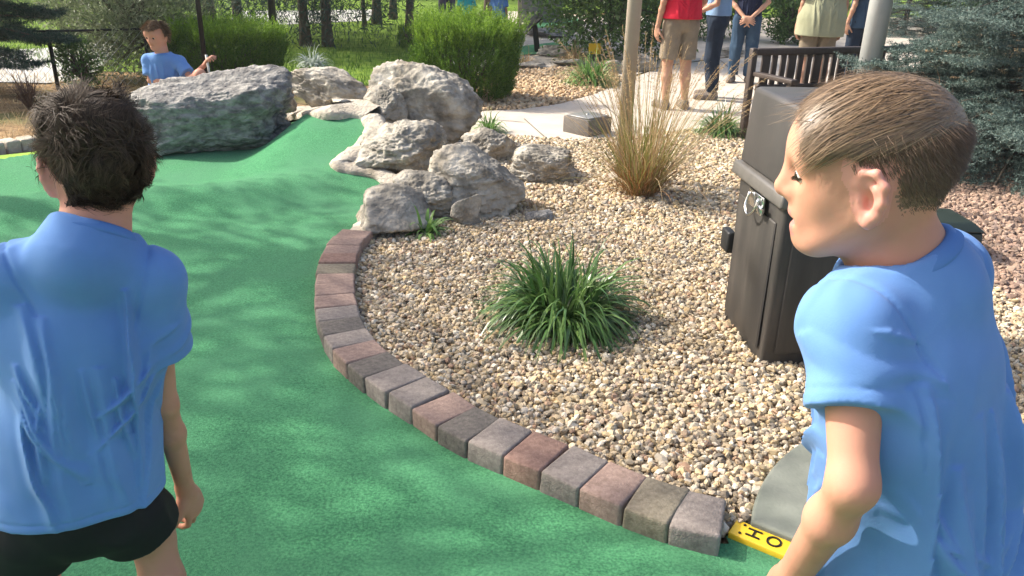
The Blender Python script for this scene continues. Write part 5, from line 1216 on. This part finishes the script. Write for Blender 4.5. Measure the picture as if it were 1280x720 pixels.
B3 = Figure(J, HT, .0075, None, True); o = B3.body('person', 'small boy in a blue t-shirt sitting behind the long dark boulder', 'boys in blue t-shirts'); B3.floor = min(J['toeL'][2], J['toeR'][2])-.03
q = B3.Vf; hz = lambda v: ((v[:, 2] > .30) | ((v[:, 2] > -.05) & (v[:, 1] < .02)) | ((v[:, 2] > -.3) & (v[:, 1] < -.2))) & (v[:, 2] > -.35) & (np.abs(v[:, 0]) < .5) & (np.linalg.norm(v, axis=1) < .75)
B3.facemat(hz(q), m_scalp_l); Vh = (B3.V-J['head'])@J['Rh']/B3.hh; hv = np.where(hz(Vh))[0]; R_ = np.random.default_rng(2); n = 1800; pick = R_.choice(hv, n)
V, F = strands(B3.V[pick], B3.N[pick], nrm((Vh[pick]*[1, 1, .2]+[0, .3, -.1])@J['Rh'].T), R_.uniform(.025, .05, n), 4, .006, J['head'], J['Rh'], B3.hh, curl=.15, lift=.6, seed=3, stick=2); mobj('hair', V, F, m_hlight, o)
for s_ in (1, -1): eye_obj(J['head']+J['Rh']@(np.array([s_*.145, .342, .01])*B3.hh), J['Rh']@np.array([0, .9, -.4]), .05*B3.hh, o, .45)
B3.shirt(m_blue, J['pelvis']+[0, 0, -.06], ease=.022, sleeve=.7, fold=.014, seed=31, collar=m_bluest); B3.legs(m_black, J['pelvis']+[0, 0, .07], .6, seed=8); B3.shoes(m_shoe)
t = thing('putter', J['wrL']*[1, 1, 0], 'pale gripped putter held upright by the sitting boy', 'putter', 'putters'); h_ = J['wrL']+J['handL'][0]*.06
mobj('grip', *tube([h_+[-.01, 0, .04], h_+[.015, -.02, -.26]], [.012, .009], 8), m_wood, t); mobj('shaft', *tube([h_+[.0145, -.02, -.25], [h_[0]+.05, h_[1]-.04, .05]], .006, 8), m_shaft, t)
mobj('head', *bevbox((.10, .03, .03), .006, 2, c=(h_[0]+.06, h_[1]-.04, .03)), m_dk, t)
sp = J['pelvis']; st_ = sp[2]-.075
def seat_rock():
    V = IV*(1+.10*fbm(IV*1.8+4, 4, 4)+.03*fbm(IV*6, 3, 6))[:, None]; V[:, 2] = np.minimum(V[:, 2], .72); V = V*[.34, .26, st_/1.5]+[sp[0], sp[1]+.03, st_/2]
    V[:, 2] += st_-V[:, 2].max(); return V
tag(mobj('boulder', seat_rock(), IF, m_rockd, base=(sp[0], sp[1], 0)), 'low flat rock the small boy sits on, hidden by the long boulder', 'rock', 'boulders round the back of the green')

# ------------------------------------------------------------------ adults behind, heads above the picture
def adult(px, py, face, ht, label, top, trousers, aL, aR, shirt=True, frac=1.93, shoe=m_shoe, sleeve=.75, group='adults standing on the path', hem=.49, fold=.01, hair=m_hdark, ease=.02, fl=.0, res=.009, dy=0.):
    q = P(px, py); J = standing(q[0], q[1]+dy, .012, face, ht, aL, aR); G = Figure(J, ht, res, None, False, m_skin2); o = G.body('person', label, group); G.floor = .012
    v = G.Vf; hz = lambda v: ((v[:, 2] > .28) | ((v[:, 2] > -.05) & (v[:, 1] < .02)) | ((v[:, 2] > -.3) & (v[:, 1] < -.2))) & (v[:, 2] > -.35) & (np.abs(v[:, 0]) < .5) & (np.linalg.norm(v, axis=1) < .75)
    S = Sdf(); hh = G.hh; g = G.g; S.ell(g(0, -.10, .17), np.array([.37, .43, .38])*hh, J['Rh'], .01); S.ell(g(0, -.22, -.05), np.array([.33, .28, .30])*hh, J['Rh'], .03)
    f = lambda p: smax(S(p)-.008*fbm(p*30, 2, 3), (((p-J['head'])@J['Rh'])/hh)@np.array([0, .9, -.45])*hh-.05*hh, .01)
    lo, hi = S.bounds(); V, F = sdf_mesh(f, lo-.02, hi+.02, .008); mobj('hair', V, F, hair, o)
    o_ = J['pelvis']; G.legs(trousers, o_+[0, 0, .05*ht], frac, ease=.014*ht, fold=fold, seed=4, name='shorts' if frac <= 1 else 'trousers'); G.shirt(top, np.array([q[0], q[1], .012+hem*ht]), ease=ease, sleeve=sleeve, fold=.016, seed=int(px), hem_n=(0, 0, -1), flare=fl); G.shoes(shoe); return G
adult(841, 137, .25, 1.86, 'adult in a red shirt and khaki shorts standing behind the feathery grass', m_red, m_khaki, DOWN(-1), ((.05, .03, -.17), (.03, .13, -.25), (-.2, 1, -.1), (-1, 0, -.2)), frac=.88, hem=.535, ease=.045, fl=.01)
adult(886, 124, 1.35, 1.80, 'adult in a light blue shirt and dark jeans standing side on in brown trainers', m_lblue, m_jean, ((-.03, .02, -.17), (.0, .15, -.24), (.3, 1, .0), (1, 0, -.2)), ((.03, .02, -.17), (-.01, .15, -.23), (-.3, 1, .0), (-1, 0, -.2)), hem=.55)
adult(924, 104, 2.9, 1.74, 'adult in a navy t-shirt and blue jeans with clasped hands', m_navy, m_jean2, ((-.045, .02, -.17), (.075, .115, -.29), (.9, .3, -.3), (.2, -.9, -.2)), ((.045, .02, -.17), (-.075, .115, -.29), (-.9, .3, -.3), (-.2, -.9, -.2)), hem=.52, sleeve=.7)
adult(1010, 128, -.1, 1.84, 'broad adult in a pale olive shirt with back turned, standing past the bench', m_oliv, m_khaki, DOWN(-1), DOWN(1), frac=.9, hem=.43, ease=.095, fl=.02)
adult(1063, 108, .5, 1.75, 'adult in a blue top partly hidden by the thick grey pole', m_jean2, m_jean, DOWN(-1), DOWN(1), hem=.45, ease=.04)
adult(583, 60, .4, 1.08, 'child in a turquoise shirt far behind the tall clipped yew', m_turq, m_jean, DOWN(-1), DOWN(1), group='children far behind the yew', res=.011, hem=.44, ease=.03)
adult(623, 60, -.3, 1.08, 'child in a bright blue shirt far behind the tall clipped yew', m_blue, m_jean, DOWN(-1), DOWN(1), group='children far behind the yew', res=.011, hem=.44, ease=.03)
adult(559, 40, .1, 1.7, 'distant adult in purple grey trousers behind the tall clipped yew', m_navy, m_purp, DOWN(-1), DOWN(1), group='people far behind the yew', res=.013)

# ------------------------------------------------------------------ the air
mh = bpy.data.materials.new('haze_air'); mh.use_nodes = True; nt = mh.node_tree; nt.nodes.remove(nt.nodes['Principled BSDF'])
pv_ = nt.nodes.new('ShaderNodeVolumePrincipled'); pv_.inputs['Color'].default_value = (.92, .95, 1., 1); pv_.inputs['Density'].default_value = HAZE; pv_.inputs['Anisotropy'].default_value = .3
nt.links.new(pv_.outputs[0], nt.nodes['Material Output'].inputs['Volume'])
V, F = bevbox((640, 640, 14), 0, c=(0, 20, 5.5)); tag(mobj('haze', V, F, mh, base=(0, 20, 5.5), smooth=False), kind='stuff')
